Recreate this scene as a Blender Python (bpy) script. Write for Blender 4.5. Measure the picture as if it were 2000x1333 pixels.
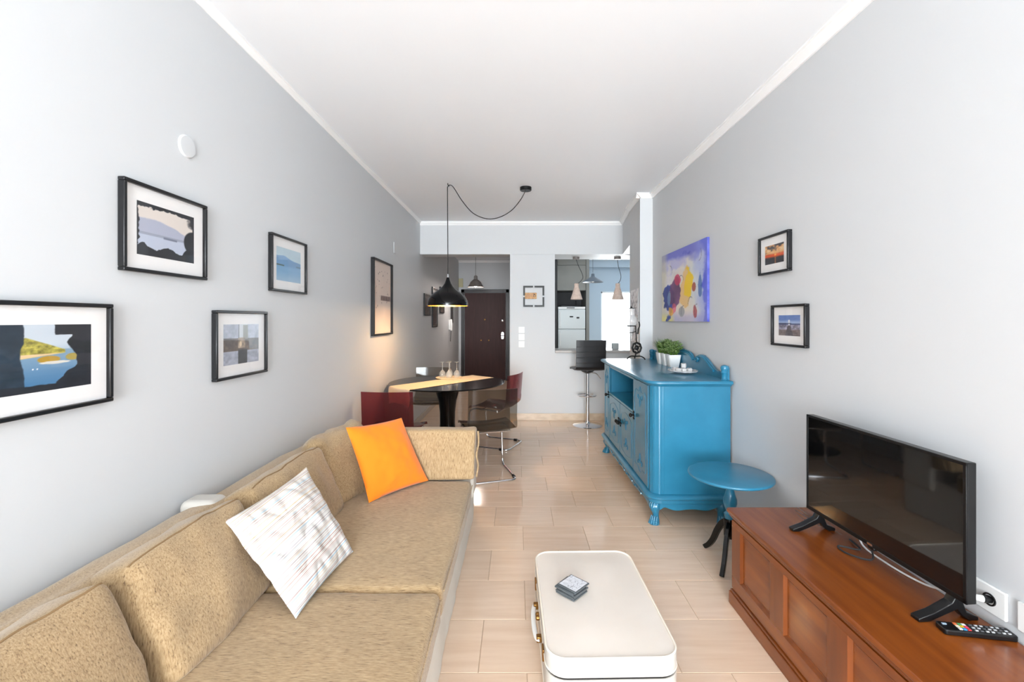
import bpy, bmesh, math, random
import numpy as np
from mathutils import Vector, Matrix, noise
from math import sin, cos, pi, radians, sqrt
random.seed(7)
S = bpy.context.scene
for o in list(bpy.data.objects): bpy.data.objects.remove(o)
COL = S.collection

# ------------------------------------------------------------------ camera, sky, lights, exposure
cam_d = bpy.data.cameras.new('camera'); cam = bpy.data.objects.new('camera', cam_d); COL.objects.link(cam)
cam.location = (0, 0, 1.42); cam.rotation_euler = (pi/2, 0, 0)
cam_d.sensor_width = 36; cam_d.lens = 870/2000*36
cam_d.shift_x = -10/2000; cam_d.shift_y = -41.5/2000; cam_d.clip_start = .02
S.camera = cam
W = bpy.data.worlds.new('sky'); S.world = W; W.use_nodes = True
bg = W.node_tree.nodes['Background']; bg.inputs[0].default_value = (.88, .94, 1, 1); bg.inputs[1].default_value = 2.6

def area(name, loc, rot, sx, sy, power, col=(1, 1, 1)):
    l = bpy.data.lights.new(name, 'AREA'); l.shape = 'RECTANGLE'; l.size = sx; l.size_y = sy
    l.energy = power; l.color = col
    o = bpy.data.objects.new(name, l); COL.objects.link(o); o.location = loc; o.rotation_euler = rot; return o
# daylight entering by the balcony windows behind the photographer, and by the kitchen window
area('window_daylight', (.06, -5.12, 1.40), (radians(110), 0, 0), 2.5, 2.3, 290, (.90, .955, 1))
area('kitchen_daylight', (2.45, 10.62, 1.35), (radians(-90), 0, 0), 1.0, 1.8, 58, (.93, .97, 1))
S.view_settings.view_transform = 'Standard'; S.view_settings.look = 'None'
S.view_settings.gamma = 1; S.view_settings.use_curve_mapping = False
S.view_settings.exposure = 1.36

# ------------------------------------------------------------------ helpers
def lin(c):
    return tuple((x/12.92 if x <= .04045 else ((x+.055)/1.055)**2.4) for x in c)
def rgb(r, g, b): return lin((r/255, g/255, b/255))

def mat(name, col, rough=.5, metal=0, spec=.5, coat=0, bump=None, var=None, emit=None, trans=0, ior=1.45, sheen=0):
    m = bpy.data.materials.new(name); m.use_nodes = True
    nt = m.node_tree; b = nt.nodes['Principled BSDF']
    b.inputs['Base Color'].default_value = (*col, 1); b.inputs['Roughness'].default_value = rough
    b.inputs['Metallic'].default_value = metal; b.inputs['Specular IOR Level'].default_value = spec
    b.inputs['Coat Weight'].default_value = coat; b.inputs['Transmission Weight'].default_value = trans
    b.inputs['IOR'].default_value = ior; b.inputs['Sheen Weight'].default_value = sheen
    if emit: b.inputs['Emission Color'].default_value = (*emit[0], 1); b.inputs['Emission Strength'].default_value = emit[1]
    if bump or var:
        tc = nt.nodes.new('ShaderNodeTexCoord')
    if var:   # (colour2, scale vec, contrast lo, hi, detail)
        c2, sc, lo, hi = var
        mp = nt.nodes.new('ShaderNodeMapping'); mp.inputs['Scale'].default_value = sc
        n = nt.nodes.new('ShaderNodeTexNoise'); n.inputs['Scale'].default_value = 1; n.inputs['Detail'].default_value = 5
        nt.links.new(tc.outputs['Object'], mp.inputs[0]); nt.links.new(mp.outputs[0], n.inputs[0])
        r = nt.nodes.new('ShaderNodeValToRGB'); r.color_ramp.elements[0].position = lo; r.color_ramp.elements[1].position = hi
        r.color_ramp.elements[0].color = (*col, 1); r.color_ramp.elements[1].color = (*c2, 1)
        nt.links.new(n.outputs[0], r.inputs[0]); nt.links.new(r.outputs[0], b.inputs['Base Color'])
    if bump:  # (scale vec, strength, distance)
        sc, st, di = bump
        mp = nt.nodes.new('ShaderNodeMapping'); mp.inputs['Scale'].default_value = sc
        n = nt.nodes.new('ShaderNodeTexNoise'); n.inputs['Scale'].default_value = 1; n.inputs['Detail'].default_value = 4
        nt.links.new(tc.outputs['Object'], mp.inputs[0]); nt.links.new(mp.outputs[0], n.inputs[0])
        bu = nt.nodes.new('ShaderNodeBump'); bu.inputs['Strength'].default_value = st; bu.inputs['Distance'].default_value = di
        nt.links.new(n.outputs[0], bu.inputs['Height']); nt.links.new(bu.outputs[0], b.inputs['Normal'])
    return m

def tinted(name, col, dif, difmix=.12, gloss=.06):
    """clear tinted plastic or glass: tinted transparency, a little body colour, a fresnel gloss"""
    m = bpy.data.materials.new(name); m.use_nodes = True; nt = m.node_tree; nt.nodes.clear()
    out = nt.nodes.new('ShaderNodeOutputMaterial'); t = nt.nodes.new('ShaderNodeBsdfTransparent'); t.inputs[0].default_value = (*col, 1)
    d = nt.nodes.new('ShaderNodeBsdfDiffuse'); d.inputs[0].default_value = (*dif, 1)
    g = nt.nodes.new('ShaderNodeBsdfGlossy'); g.inputs['Roughness'].default_value = gloss
    m1 = nt.nodes.new('ShaderNodeMixShader'); m1.inputs[0].default_value = difmix
    m2 = nt.nodes.new('ShaderNodeMixShader'); f = nt.nodes.new('ShaderNodeFresnel'); f.inputs[0].default_value = 1.45
    nt.links.new(t.outputs[0], m1.inputs[1]); nt.links.new(d.outputs[0], m1.inputs[2])
    ge = nt.nodes.new('ShaderNodeNewGeometry'); iv = nt.nodes.new('ShaderNodeMath'); iv.operation = 'SUBTRACT'; iv.inputs[0].default_value = 1
    mu = nt.nodes.new('ShaderNodeMath'); mu.operation = 'MULTIPLY'; nt.links.new(ge.outputs['Backfacing'], iv.inputs[1]); nt.links.new(f.outputs[0], mu.inputs[0]); nt.links.new(iv.outputs[0], mu.inputs[1])
    nt.links.new(mu.outputs[0], m2.inputs[0]); nt.links.new(m1.outputs[0], m2.inputs[1]); nt.links.new(g.outputs[0], m2.inputs[2])
    nt.links.new(m2.outputs[0], out.inputs[0]); return m

class MB:
    def __init__(s): s.v = []; s.f = []
    def add(s, vs, fs):
        n = len(s.v); s.v += [tuple(v) for v in vs]; s.f += [tuple(i+n for i in f) for f in fs]; return s
    def box(s, a, b):
        x0, y0, z0 = a; x1, y1, z1 = b
        x0, x1 = min(x0, x1), max(x0, x1); y0, y1 = min(y0, y1), max(y0, y1); z0, z1 = min(z0, z1), max(z0, z1)
        return s.add([(x0,y0,z0),(x1,y0,z0),(x1,y1,z0),(x0,y1,z0),(x0,y0,z1),(x1,y0,z1),(x1,y1,z1),(x0,y1,z1)],
              [(3,2,1,0),(4,5,6,7),(0,1,5,4),(1,2,6,5),(2,3,7,6),(3,0,4,7)])
    def prism(s, poly, lo, hi, axis='z'):
        n = len(poly)
        def P(p, t):
            if axis == 'z': return (p[0], p[1], t)
            if axis == 'y': return (p[0], t, p[1])
            return (t, p[0], p[1])
        vs = [P(p, lo) for p in poly]+[P(p, hi) for p in poly]
        fs = [tuple(range(n))[::-1], tuple(range(n, 2*n))]+[(i, (i+1) % n, n+(i+1) % n, n+i) for i in range(n)]
        return s.add(vs, fs)
    def lathe(s, prof, c=(0,0,0), seg=32, cap=True, sx=1, sy=1):
        vs = []; fs = []; n = len(prof)
        for r, z in prof:
            for k in range(seg):
                a = 2*pi*k/seg; vs.append((c[0]+r*cos(a)*sx, c[1]+r*sin(a)*sy, c[2]+z))
        for i in range(n-1):
            for k in range(seg):
                k2 = (k+1) % seg; fs.append((i*seg+k, i*seg+k2, (i+1)*seg+k2, (i+1)*seg+k))
        if cap: fs.append(tuple(range(seg))[::-1]); fs.append(tuple(range((n-1)*seg, n*seg)))
        return s.add(vs, fs)
    def tube(s, pts, r, seg=10, closed=False, cap=True, flat=1.0):
        pts = [Vector(p) for p in pts]; n = len(pts); vs = []; fs = []
        rr = r if isinstance(r, (list, tuple)) else [r]*n
        up = None
        for i in range(n):
            if closed: t = pts[(i+1) % n]-pts[i-1]
            else: t = pts[min(i+1, n-1)]-pts[max(i-1, 0)]
            t.normalize()
            if up is None:
                up = Vector((0, 0, 1)) if abs(t.z) < .9 else Vector((1, 0, 0))
            u = up-t*up.dot(t)
            if u.length < 1e-5: u = Vector((1, 0, 0))-t*t.x
            u.normalize(); w = t.cross(u); up = u
            for k in range(seg):
                a = 2*pi*k/seg; vs.append(pts[i]+(u*cos(a)*flat+w*sin(a))*rr[i])
        m = n if closed else n-1
        for i in range(m):
            j = (i+1) % n
            for k in range(seg):
                k2 = (k+1) % seg; fs.append((i*seg+k, i*seg+k2, j*seg+k2, j*seg+k))
        if cap and not closed: fs.append(tuple(range(seg))[::-1]); fs.append(tuple(range((n-1)*seg, n*seg)))
        return s.add(vs, fs)
    def sphere(s, c, r, sc=(1,1,1), seg=14, rings=8):
        prof = [(max(1e-4, r*sin(pi*i/rings)), -r*cos(pi*i/rings)) for i in range(rings+1)]
        n0 = len(s.v); s.lathe(prof, (0,0,0), seg)
        for i in range(n0, len(s.v)):
            x, y, z = s.v[i]; s.v[i] = (c[0]+x*sc[0], c[1]+y*sc[1], c[2]+z*sc[2])
        return s
    def xf(s, M, start=0):
        for i in range(start, len(s.v)): s.v[i] = tuple(M @ Vector(s.v[i]))
        return s
    def mesh(s, name, m, smooth=True, ang=35):
        me = bpy.data.meshes.new(name); me.from_pydata(s.v, [], s.f); me.validate(); me.update()
        bm = bmesh.new(); bm.from_mesh(me); bmesh.ops.recalc_face_normals(bm, faces=bm.faces); bm.to_mesh(me); bm.free()
        if smooth: me.shade_smooth(); me.set_sharp_from_angle(angle=radians(ang))
        if m: me.materials.append(m)
        return me
    def build(s, name, m, parent=None, bevel=0, smooth=True, ang=35, seg=2):
        o = bpy.data.objects.new(name, s.mesh(name, m, smooth, ang)); COL.objects.link(o)
        if parent is not None:
            o.parent = parent
            if not LOCAL: o.location = -world_off(parent)
        if bevel:
            b = o.modifiers.new('bevel', 'BEVEL'); b.width = bevel; b.segments = seg; b.limit_method = 'ANGLE'; b.angle_limit = radians(30)
        return o
LOCAL = False
def world_off(p):
    if LOCAL: return Vector((0,0,0))
    t = Vector((0,0,0))
    while p is not None: t += p.location; p = p.parent
    return t

def tag(o, label, cat, group=None, kind=None):
    if label: o['label'] = label
    if cat: o['category'] = cat
    if group: o['group'] = group
    if kind: o['kind'] = kind
    return o
def thing(name, loc, label, cat, group=None, rz=0):
    o = bpy.data.objects.new(name, None); o.empty_display_size = .05; COL.objects.link(o); o.location = loc; o.rotation_euler = (0,0,rz)
    return tag(o, label, cat, group)
def struct(o): o['kind'] = 'structure'; return o
def copy_tree(o, parent=None):
    c = o.copy(); COL.objects.link(c); c.parent = parent
    for ch in list(o.children): copy_tree(ch, c)
    return c
def rnd(pts, r, n=5):
    """round the corners of a polyline"""
    pts = [Vector(p) for p in pts]; out = [pts[0]]
    for i in range(1, len(pts)-1):
        a, b, c = pts[i-1], pts[i], pts[i+1]
        d1 = (a-b); d2 = (c-b); rr = min(r, d1.length*.48, d2.length*.48)
        p = b+d1.normalized()*rr; q = b+d2.normalized()*rr
        for k in range(n+1):
            t = k/n; out.append(p*(1-t)**2+b*2*t*(1-t)+q*t*t)
    out.append(pts[-1]); return out
def rrect(x0, y0, x1, y1, r, n=6):
    out = []
    for cx, cy, a0 in ((x1-r, y1-r, 0), (x0+r, y1-r, 90), (x0+r, y0+r, 180), (x1-r, y0+r, 270)):
        for k in range(n+1):
            a = radians(a0+90*k/n); out.append((cx+r*cos(a), cy+r*sin(a)))
    return out
def spline(pts, n=8, closed=False):
    P = [Vector(p) for p in pts]; out = []; N = len(P)
    for i in range(N if closed else N-1):
        if closed: p0, p1, p2, p3 = P[i-1], P[i], P[(i+1) % N], P[(i+2) % N]
        else: p0, p1, p2, p3 = P[max(i-1, 0)], P[i], P[i+1], P[min(i+2, N-1)]
        for k in range(n):
            t = k/n; out.append(.5*((2*p1)+(p2-p0)*t+(2*p0-5*p1+4*p2-p3)*t*t+(3*p1-p0-3*p2+p3)*t**3))
    if not closed: out.append(P[-1])
    return out

def soft(BL, BR, TR, TL, th, r=.05, puff=.03, wr=.006, seed=0, sag=0):
    """upholstered box cushion: front face given by its four corners, thickness goes behind it"""
    BL, BR, TR, TL = map(Vector, (BL, BR, TR, TL))
    w = ((BR-BL).length+(TR-TL).length)/2; h = ((TL-BL).length+(TR-BR).length)/2
    N = (BR-BL).cross(TL-BL).normalized()
    H = (w/2, h/2, th/2); R = min(r, th*.48)
    def axis(hh, n):
        ins = [-hh, -hh+R*.12, -hh+R*.4, -hh+R]+[(-hh+R)+(2*hh-2*R)*k/n for k in range(1, n)]+[hh-R, hh-R*.4, hh-R*.12, hh]
        return ins
    ax = [axis(H[0], 18), axis(H[1], 14), axis(H[2], 4)]
    mb = MB(); idx = {}
    def vert(q):
        key = tuple(round(x, 6) for x in q)
        if key in idx: return idx[key]
        idx[key] = len(mb.v); mb.v.append(tuple(place(q))); return idx[key]
    def place(q):
        inn = [max(-(H[i]-R), min(H[i]-R, q[i])) for i in range(3)]
        d = Vector([q[i]-inn[i] for i in range(3)])
        p = Vector(inn)+(d.normalized()*R if d.length > 1e-9 else d)
        X, Y_, Z = p.x/H[0], p.y/H[1], p.z/H[2]
        e = puff*(1-X*X)*(1-Y_*Y_)
        p.z += e*Z
        p.y += puff*.35*(1-X*X)*Y_; p.x += puff*.35*(1-Y_*Y_)*X
        u = p.x/w+.5; v = p.y/h+.5
        pos = BL*(1-u)*(1-v)+BR*u*(1-v)+TR*u*v+TL*(1-u)*v + N*(p.z-th/2)
        nn = noise.noise_vector(pos*7+Vector((seed*3.1, 0, 0)))*wr + noise.noise_vector(pos*17+Vector((seed, 5, 0)))*wr*.45
        pos += nn; pos.z -= sag*(1-X*X)*v
        return pos
    for a in range(3):
        b, c = (a+1) % 3, (a+2) % 3
        for s in (-1, 1):
            for i in range(len(ax[b])-1):
                for j in range(len(ax[c])-1):
                    qs = []
                    for (ii, jj) in ((i, j), (i+1, j), (i+1, j+1), (i, j+1)):
                        q = [0, 0, 0]; q[a] = s*H[a]; q[b] = ax[b][ii]; q[c] = ax[c][jj]; qs.append(vert(q))
                    if len(set(qs)) == 4: mb.f.append(tuple(qs if s > 0 else qs[::-1]))
    mb.edge = [place((H[0]*x, H[1], H[2]-R*.15)) for x in np.linspace(-.93, .93, 20)]
    return mb

def pillow(BL, BR, TR, TL, th, ear=.03, wr=.008, seed=0, n=34, fold=0):
    BL, BR, TR, TL = map(Vector, (BL, BR, TR, TL)); N = (BR-BL).cross(TL-BL).normalized()
    mb = MB(); g = {}
    for side in (1, -1):
        for i in range(n+1):
            for j in range(n+1):
                if side < 0 and (i in (0, n) or j in (0, n)): g[side, i, j] = g[1, i, j]; continue
                u, v = i/n, j/n; X, Y = 2*u-1, 2*v-1
                Xs = X*(1-ear*2*(1-Y*Y)); Ys = Y*(1-ear*2*(1-X*X))
                a, b = (Xs+1)/2, (Ys+1)/2
                p = BL*(1-a)*(1-b)+BR*a*(1-b)+TR*a*b+TL*(1-a)*b
                pr = ((1-X**4)*(1-Y**4))**.55*(.55+.45*(1-X*X)*(1-Y*Y))
                p = p+N*side*th/2*pr
                q = p*9+Vector((seed*2.7, seed, 0))
                k = min(1, pr*2+.15)
                p += N*k*wr*(noise.noise(q)+.6*noise.noise(q*2.3)*side)
                if fold: p += N*k*fold*abs(noise.noise(Vector((X*1.2+Y*2.2+seed, Y*1.1-X*3.0, seed))))*side
                g[side, i, j] = len(mb.v); mb.v.append(tuple(p))
        for i in range(n):
            for j in range(n):
                q = (g[side,i,j], g[side,i+1,j], g[side,i+1,j+1], g[side,i,j+1])
                if len(set(q)) >= 3: mb.f.append(q if side > 0 else q[::-1])
    mb.N = N
    return mb
# ------------------------------------------------------------------ materials
wall_m = mat('wall_paint', rgb(208, 210, 212), .55, bump=((60, 60, 60), .06, .002))
hallwall_m = wall_m
ceil_m = mat('ceiling_paint', rgb(246, 249, 253), .7)
corn_m = mat('cornice_plaster', rgb(250, 250, 250), .5)
bluewall_m = mat('blue_kitchen_paint', rgb(166, 182, 195), .6)
base_m = mat('beige_marble_skirting', rgb(205, 183, 158), .2, var=(rgb(222, 203, 180), (8, 8, 20), .35, .65))
baseL_m = mat('pale_skirting', rgb(205, 198, 190), .25)
black_m = mat('black_satin', rgb(14, 14, 15), .4, spec=.35)
blackgloss_m = mat('black_gloss_lacquer', rgb(7, 7, 8), .12, spec=.35)
frame_m = mat('black_frame_metal', rgb(30, 30, 32), .28, metal=.2)
white_m = mat('white_plastic', rgb(238, 238, 236), .35)
mount_m = mat('white_mount_board', rgb(246, 244, 243), .7)
chrome_m = mat('chrome', rgb(225, 225, 228), .07, metal=1)
brass_m = mat('aged_brass', rgb(150, 110, 60), .3, metal=1)
iron_m = mat('wrought_iron', rgb(22, 21, 21), .45, metal=.4, bump=((80, 80, 80), .3, .002))
blue_m = mat('blue_furniture_paint', rgb(36, 112, 143), .3, coat=.3, var=(rgb(42, 120, 152), (9, 9, 9), .3, .7), bump=((35, 35, 35), .05, .002))
wood_m = mat('walnut_wood', rgb(108, 50, 14), .27, coat=.2, var=(rgb(148, 78, 26), (20, 1.6, 20), .25, .8))
woodv_m = mat('walnut_wood_upright', rgb(100, 46, 14), .28, coat=.2, var=(rgb(136, 70, 24), (20, 20, 1.6), .25, .8))
doorwood_m = mat('dark_door_veneer', rgb(56, 30, 29), .5, spec=.3, var=(rgb(66, 38, 36), (30, 30, 3), .3, .7))
doorframe_m = mat('dark_door_frame', rgb(30, 21, 22), .35)
suit_m = mat('cream_leatherette', rgb(222, 212, 201), .42, var=(rgb(228, 218, 208), (5, 5, 5), .3, .7), bump=((90, 90, 90), .12, .001))
suitp_m = mat('cream_piping', rgb(240, 230, 215), .4)
suitw_m = mat('white_leatherette', rgb(198, 194, 187), .4, var=(rgb(190, 185, 177), (6, 6, 6), .3, .7))
line_m = mat('white_sofa_cloth', rgb(226, 219, 208), .85, bump=((10, 10, 10), .5, .01))
orange_m = mat('orange_cotton', rgb(246, 128, 8), .85, bump=((220, 220, 220), .25, .001), sheen=.2)
concrete_m = mat('blush_concrete', rgb(220, 200, 186), .8, var=(rgb(208, 184, 170), (30, 30, 30), .4, .6))
greycab_m = mat('grey_cabinet_laminate', rgb(132, 132, 127), .5)
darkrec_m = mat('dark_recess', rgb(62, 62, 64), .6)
fridge_m = mat('white_fridge_enamel', rgb(212, 218, 218), .25)
stone_m = mat('grey_ledge_stone', rgb(176, 172, 168), .3)
leather_m = mat('black_leatherette', rgb(30, 29, 31), .35, bump=((120, 120, 120), .15, .001))
leaf_m = mat('leaf_green', rgb(66, 104, 46), .45, var=(rgb(160, 186, 120), (45, 45, 45), .35, .62))
leafd_m = mat('grass_green', rgb(62, 104, 38), .5, var=(rgb(110, 150, 60), (40, 40, 10), .35, .65))
soil_m = mat('dark_soil', rgb(50, 38, 28), .95)
ceram_m = mat('white_ceramic', rgb(240, 240, 238), .25)
glass_m = tinted('clear_glass', (.93, .94, .94), (.9, .9, .9), .03, .03)
wineglass_m = tinted('wine_glass_clear', (.9, .9, .88), (.92, .92, .9), .2, .05)
picglass_m = tinted('picture_glass', (.99, .99, .99), (1, 1, 1), 0, .02)
glassm_m = tinted('milky_glass', (.8, .8, .8), (.92, .92, .92), .42, .12)
red_m = tinted('red_clear_plastic', (.50, .19, .21), (.34, .08, .09), .13, .08)
smoke_m = tinted('smoke_clear_plastic', (.64, .61, .57), (.10, .09, .08), .08, .08)
screen_m = mat('screen_glass', rgb(10, 10, 11), .06, coat=.6)
tvb_m = mat('black_tv_plastic', rgb(14, 14, 15), .3)
blockwood_m = mat('light_wood', rgb(214, 165, 105), .5, var=(rgb(190, 135, 78), (40, 8, 8), .4, .6))
cord_m = mat('dark_cable', rgb(40, 38, 38), .6)
bulb_m = mat('warm_bulb', (1, .8, .55), .5, emit=((1, .72, .42), 14))
bulbw_m = mat('white_bulb', (1, 1, 1), .5, emit=((1, .95, .9), 8))
gold_m = mat('gold_inner_paint', rgb(214, 160, 70), .35, metal=.6)
lampgrey_m = mat('grey_lamp_metal', rgb(120, 112, 108), .4)
lampblue_m = mat('slate_lamp_metal', rgb(96, 108, 120), .35)

def tan_fabric(name, sc, warm=0):
    m = bpy.data.materials.new(name); m.use_nodes = True; nt = m.node_tree; b = nt.nodes['Principled BSDF']
    b.inputs['Roughness'].default_value = .8; b.inputs['Sheen Weight'].default_value = .25
    tc = nt.nodes.new('ShaderNodeTexCoord'); mp = nt.nodes.new('ShaderNodeMapping'); mp.inputs['Scale'].default_value = sc
    n = nt.nodes.new('ShaderNodeTexNoise'); n.inputs['Scale'].default_value = 1; n.inputs['Detail'].default_value = 3; n.inputs['Roughness'].default_value = .65
    n2 = nt.nodes.new('ShaderNodeTexNoise'); n2.inputs['Scale'].default_value = 7; n2.inputs['Detail'].default_value = 2
    r = nt.nodes.new('ShaderNodeValToRGB'); e = r.color_ramp.elements
    e[0].position = .28; e[0].color = (*rgb(104, 78, 52), 1); e[1].position = .66; e[1].color = (*rgb(194, 166, 126), 1)
    k = e.new(.42); k.color = (*rgb(166, 136, 96), 1)
    mx = nt.nodes.new('ShaderNodeMix'); mx.data_type = 'RGBA'; mx.blend_type = 'MULTIPLY'; mx.inputs[0].default_value = .25
    bu = nt.nodes.new('ShaderNodeBump'); bu.inputs['Strength'].default_value = .5; bu.inputs['Distance'].default_value = .002
    L = nt.links.new
    L(tc.outputs['Object'], mp.inputs[0]); L(mp.outputs[0], n.inputs[0]); L(tc.outputs['Object'], n2.inputs[0])
    L(n.outputs[0], r.inputs[0]); L(r.outputs[0], mx.inputs[6]); L(n2.outputs[0], mx.inputs[7]); L(mx.outputs[2], b.inputs['Base Color'])
    L(n.outputs[0], bu.inputs['Height']); L(bu.outputs[0], b.inputs['Normal']); return m
tanseat_m = tan_fabric('tan_chenille_seat', (34, 300, 220))
tanback_m = tan_fabric('tan_chenille_back', (270, 270, 30))

def tile_mat():
    m = bpy.data.materials.new('beige_marble_tile'); m.use_nodes = True; nt = m.node_tree; b = nt.nodes['Principled BSDF']
    b.inputs['Roughness'].default_value = .13; b.inputs['Specular IOR Level'].default_value = .5
    L = nt.links.new; tc = nt.nodes.new('ShaderNodeTexCoord'); oi = nt.nodes.new('ShaderNodeObjectInfo')
    mp = nt.nodes.new('ShaderNodeMapping'); mp.inputs['Scale'].default_value = (2.2, 26, 5)
    ad = nt.nodes.new('ShaderNodeVectorMath'); ad.operation = 'ADD'
    cb = nt.nodes.new('ShaderNodeCombineXYZ'); ml = nt.nodes.new('ShaderNodeMath'); ml.operation = 'MULTIPLY'; ml.inputs[1].default_value = 40
    L(oi.outputs['Random'], ml.inputs[0]); L(ml.outputs[0], cb.inputs[2]); L(tc.outputs['Object'], mp.inputs[0])
    L(mp.outputs[0], ad.inputs[0]); L(cb.outputs[0], ad.inputs[1])
    n = nt.nodes.new('ShaderNodeTexNoise'); n.inputs['Scale'].default_value = 1; n.inputs['Detail'].default_value = 6; n.inputs['Roughness'].default_value = .6
    L(ad.outputs[0], n.inputs[0])
    r = nt.nodes.new('ShaderNodeValToRGB'); e = r.color_ramp.elements
    e[0].position = .25; e[0].color = (*rgb(220, 190, 163), 1); e[1].position = .75; e[1].color = (*rgb(234, 209, 185), 1)
    L(n.outputs[0], r.inputs[0])
    hs = nt.nodes.new('ShaderNodeHueSaturation'); mr = nt.nodes.new('ShaderNodeMapRange'); mr.inputs[3].default_value = .95; mr.inputs[4].default_value = 1.05
    L(oi.outputs['Random'], mr.inputs[0]); L(mr.outputs[0], hs.inputs['Value']); L(r.outputs[0], hs.inputs['Color']); L(hs.outputs[0], b.inputs['Base Color'])
    return m
tile_m = tile_mat(); grout_m = mat('tile_joint', rgb(190, 163, 138), .8)

# ------------------------------------------------------------------ the room
XL, XR, D, H = -1.365, 1.485, 6.27, 2.80
YB = -5.0                                   # wall behind the camera
YH = 10.4                                   # far wall of the hall and the kitchen
fl = struct(MB().box((XL-.2, YB-.3, -.12), (3.4, YH+.3, -.0025)).build('floor', grout_m, smooth=False))
TW, TD = .41, .318
tcache = {}
def tile_mesh(w, d):
    k = (round(w, 3), round(d, 3))
    if k not in tcache:
        g = .0012; e = .0012; a, b_ = w-g, d-g
        mb = MB(); vs = [(g, g, -.004), (a, g, -.004), (a, b_, -.004), (g, b_, -.004),
              (g, g, -e), (a, g, -e), (a, b_, -e), (g, b_, -e), (g+e, g+e, 0), (a-e, g+e, 0), (a-e, b_-e, 0), (g+e, b_-e, 0)]
        fs = [(0,1,5,4),(1,2,6,5),(2,3,7,6),(3,0,4,7),(4,5,9,8),(5,6,10,9),(6,7,11,10),(7,4,8,11),(8,9,10,11)]
        tcache[k] = mb.add(vs, fs).mesh('tile', tile_m, smooth=False)
    return tcache[k]
stuff = MB()
for r in range(-27, 28):
    y0 = 1.79+TD*r; y1 = y0+TD; off = .04 if r % 2 else -.157
    if y0 < YB or y0 > YH-.05: continue
    y1 = min(y1, YH)
    x1lim = XR if y0 < 4.9 else 3.2
    k0 = math.floor((XL-off)/TW)
    for k in range(k0, 20):
        a = max(XL, off+k*TW); b_ = min(x1lim, off+(k+1)*TW)
        if b_-a < .02: continue
        if .5 < y0 < 6.3 and b_ < 1.9:
            o = bpy.data.objects.new('tile', tile_mesh(b_-a, y1-y0)); COL.objects.link(o); o.parent = fl; o.location = (a, y0, 0)
        else:
            g = .0015; stuff.box((a+g, y0+g, -.004), (b_-g, y1-g, -.0002))
o = stuff.build('tile', tile_m, fl, smooth=False); o['kind'] = 'stuff'

struct(MB().box((XL-.2, YB-.3, H), (3.4, YH+.3, H+.15)).build('ceiling', ceil_m, smooth=False))
struct(MB().box((XL-.15, YB-.3, 0), (XL, YH+.15, H)).build('wall_left', wall_m, smooth=False))
wr = MB().box((XR, YB-.3, 0), (XR+.15, 4.88, H))
wr.prism([(1.346, 4.88), (XR+.15, 4.88), (XR+.15, 5.48), (1.386, 5.48)], 0, H)
wr.prism([(1.386, 5.48), (1.62, 5.48), (1.62, D+.1), (1.486, D)], 2.342, H)
wr.box((1.6, 4.9, 0), (3.35, 5.0, H))
struct(wr.build('wall_right', wall_m, smooth=False))
# wall between dining area and kitchen: pier, low wall under the bar, and beam above
wb = MB().box((-.10, D+.015, 0), (.533, D+.27, H)).box((-.10, D+.27, 0), (.06, YH, H)).box((.40, D+.27, 0), (.533, YH, H)).box((.533, D+.015, 0), (1.95, D+.2, .9545))
struct(wb.build('wall_back', wall_m, smooth=False))
struct(MB().box((XL, D, 2.342), (2.0, D+.27, H)).box((.533, D+.27, 2.342), (2.0, D+.52, H)).build('trim_1', wall_m, smooth=False))
struct(MB().box((XL-.1, YH, 0), (.5, YH+.15, H)).build('wall_hall', wall_m, smooth=False))
kw = MB().box((.5, YH, 0), (1.96, YH+.15, H)).box((1.96, YH, 2.08), (2.96, YH+.15, H)).box((2.96, YH, 0), (3.35, YH+.15, H)).box((3.2, 4.9, 0), (3.35, YH, H))
kw.box((1.57, YH-.12, 2.64), (3.2, YH, H))
struct(kw.build('wall_kitchen', bluewall_m, smooth=False))
# wall behind the photographer with its wide balcony opening
struct(MB().box((XL, YB-.12, 0), (-1.2, YB, H)).box((1.32, YB-.12, 0), (XR, YB, H)).box((-1.2, YB-.12, 2.55), (1.32, YB, H)).box((-1.2, YB-.12, 0), (1.32, YB, .08)).build('wall_front', wall_m, smooth=False))
w1 = struct(MB().box((-1.2, YB-.09, .08), (-1.14, YB-.03, 2.55)).box((1.26, YB-.09, .08), (1.32, YB-.03, 2.55)).box((-1.2, YB-.09, 2.49), (1.32, YB-.03, 2.55))
   .box((-1.2, YB-.09, .08), (1.32, YB-.03, .14)).box((.02, YB-.09, .08), (.10, YB-.03, 2.55)).build('window_1', white_m, bevel=.004))
MB().box((-1.14, YB-.065, .14), (.02, YB-.055, 2.49)).build('pane', glass_m, w1, smooth=False)
MB().box((.10, YB-.065, .14), (1.26, YB-.055, 2.49)).build('pane', glass_m, w1, smooth=False)
w2 = struct(MB().box((1.96, YH+.03, 0), (2.0, YH+.09, 2.08)).box((2.92, YH+.03, 0), (2.96, YH+.09, 2.08)).box((1.96, YH+.03, 2.04), (2.96, YH+.09, 2.08)).box((1.96, YH+.03, 0), (2.96, YH+.09, .06)).build('window_2', white_m, bevel=.004))
MB().box((2.0, YH+.055, .06), (2.92, YH+.062, 2.04)).build('pane', glass_m, w2, smooth=False)

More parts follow.
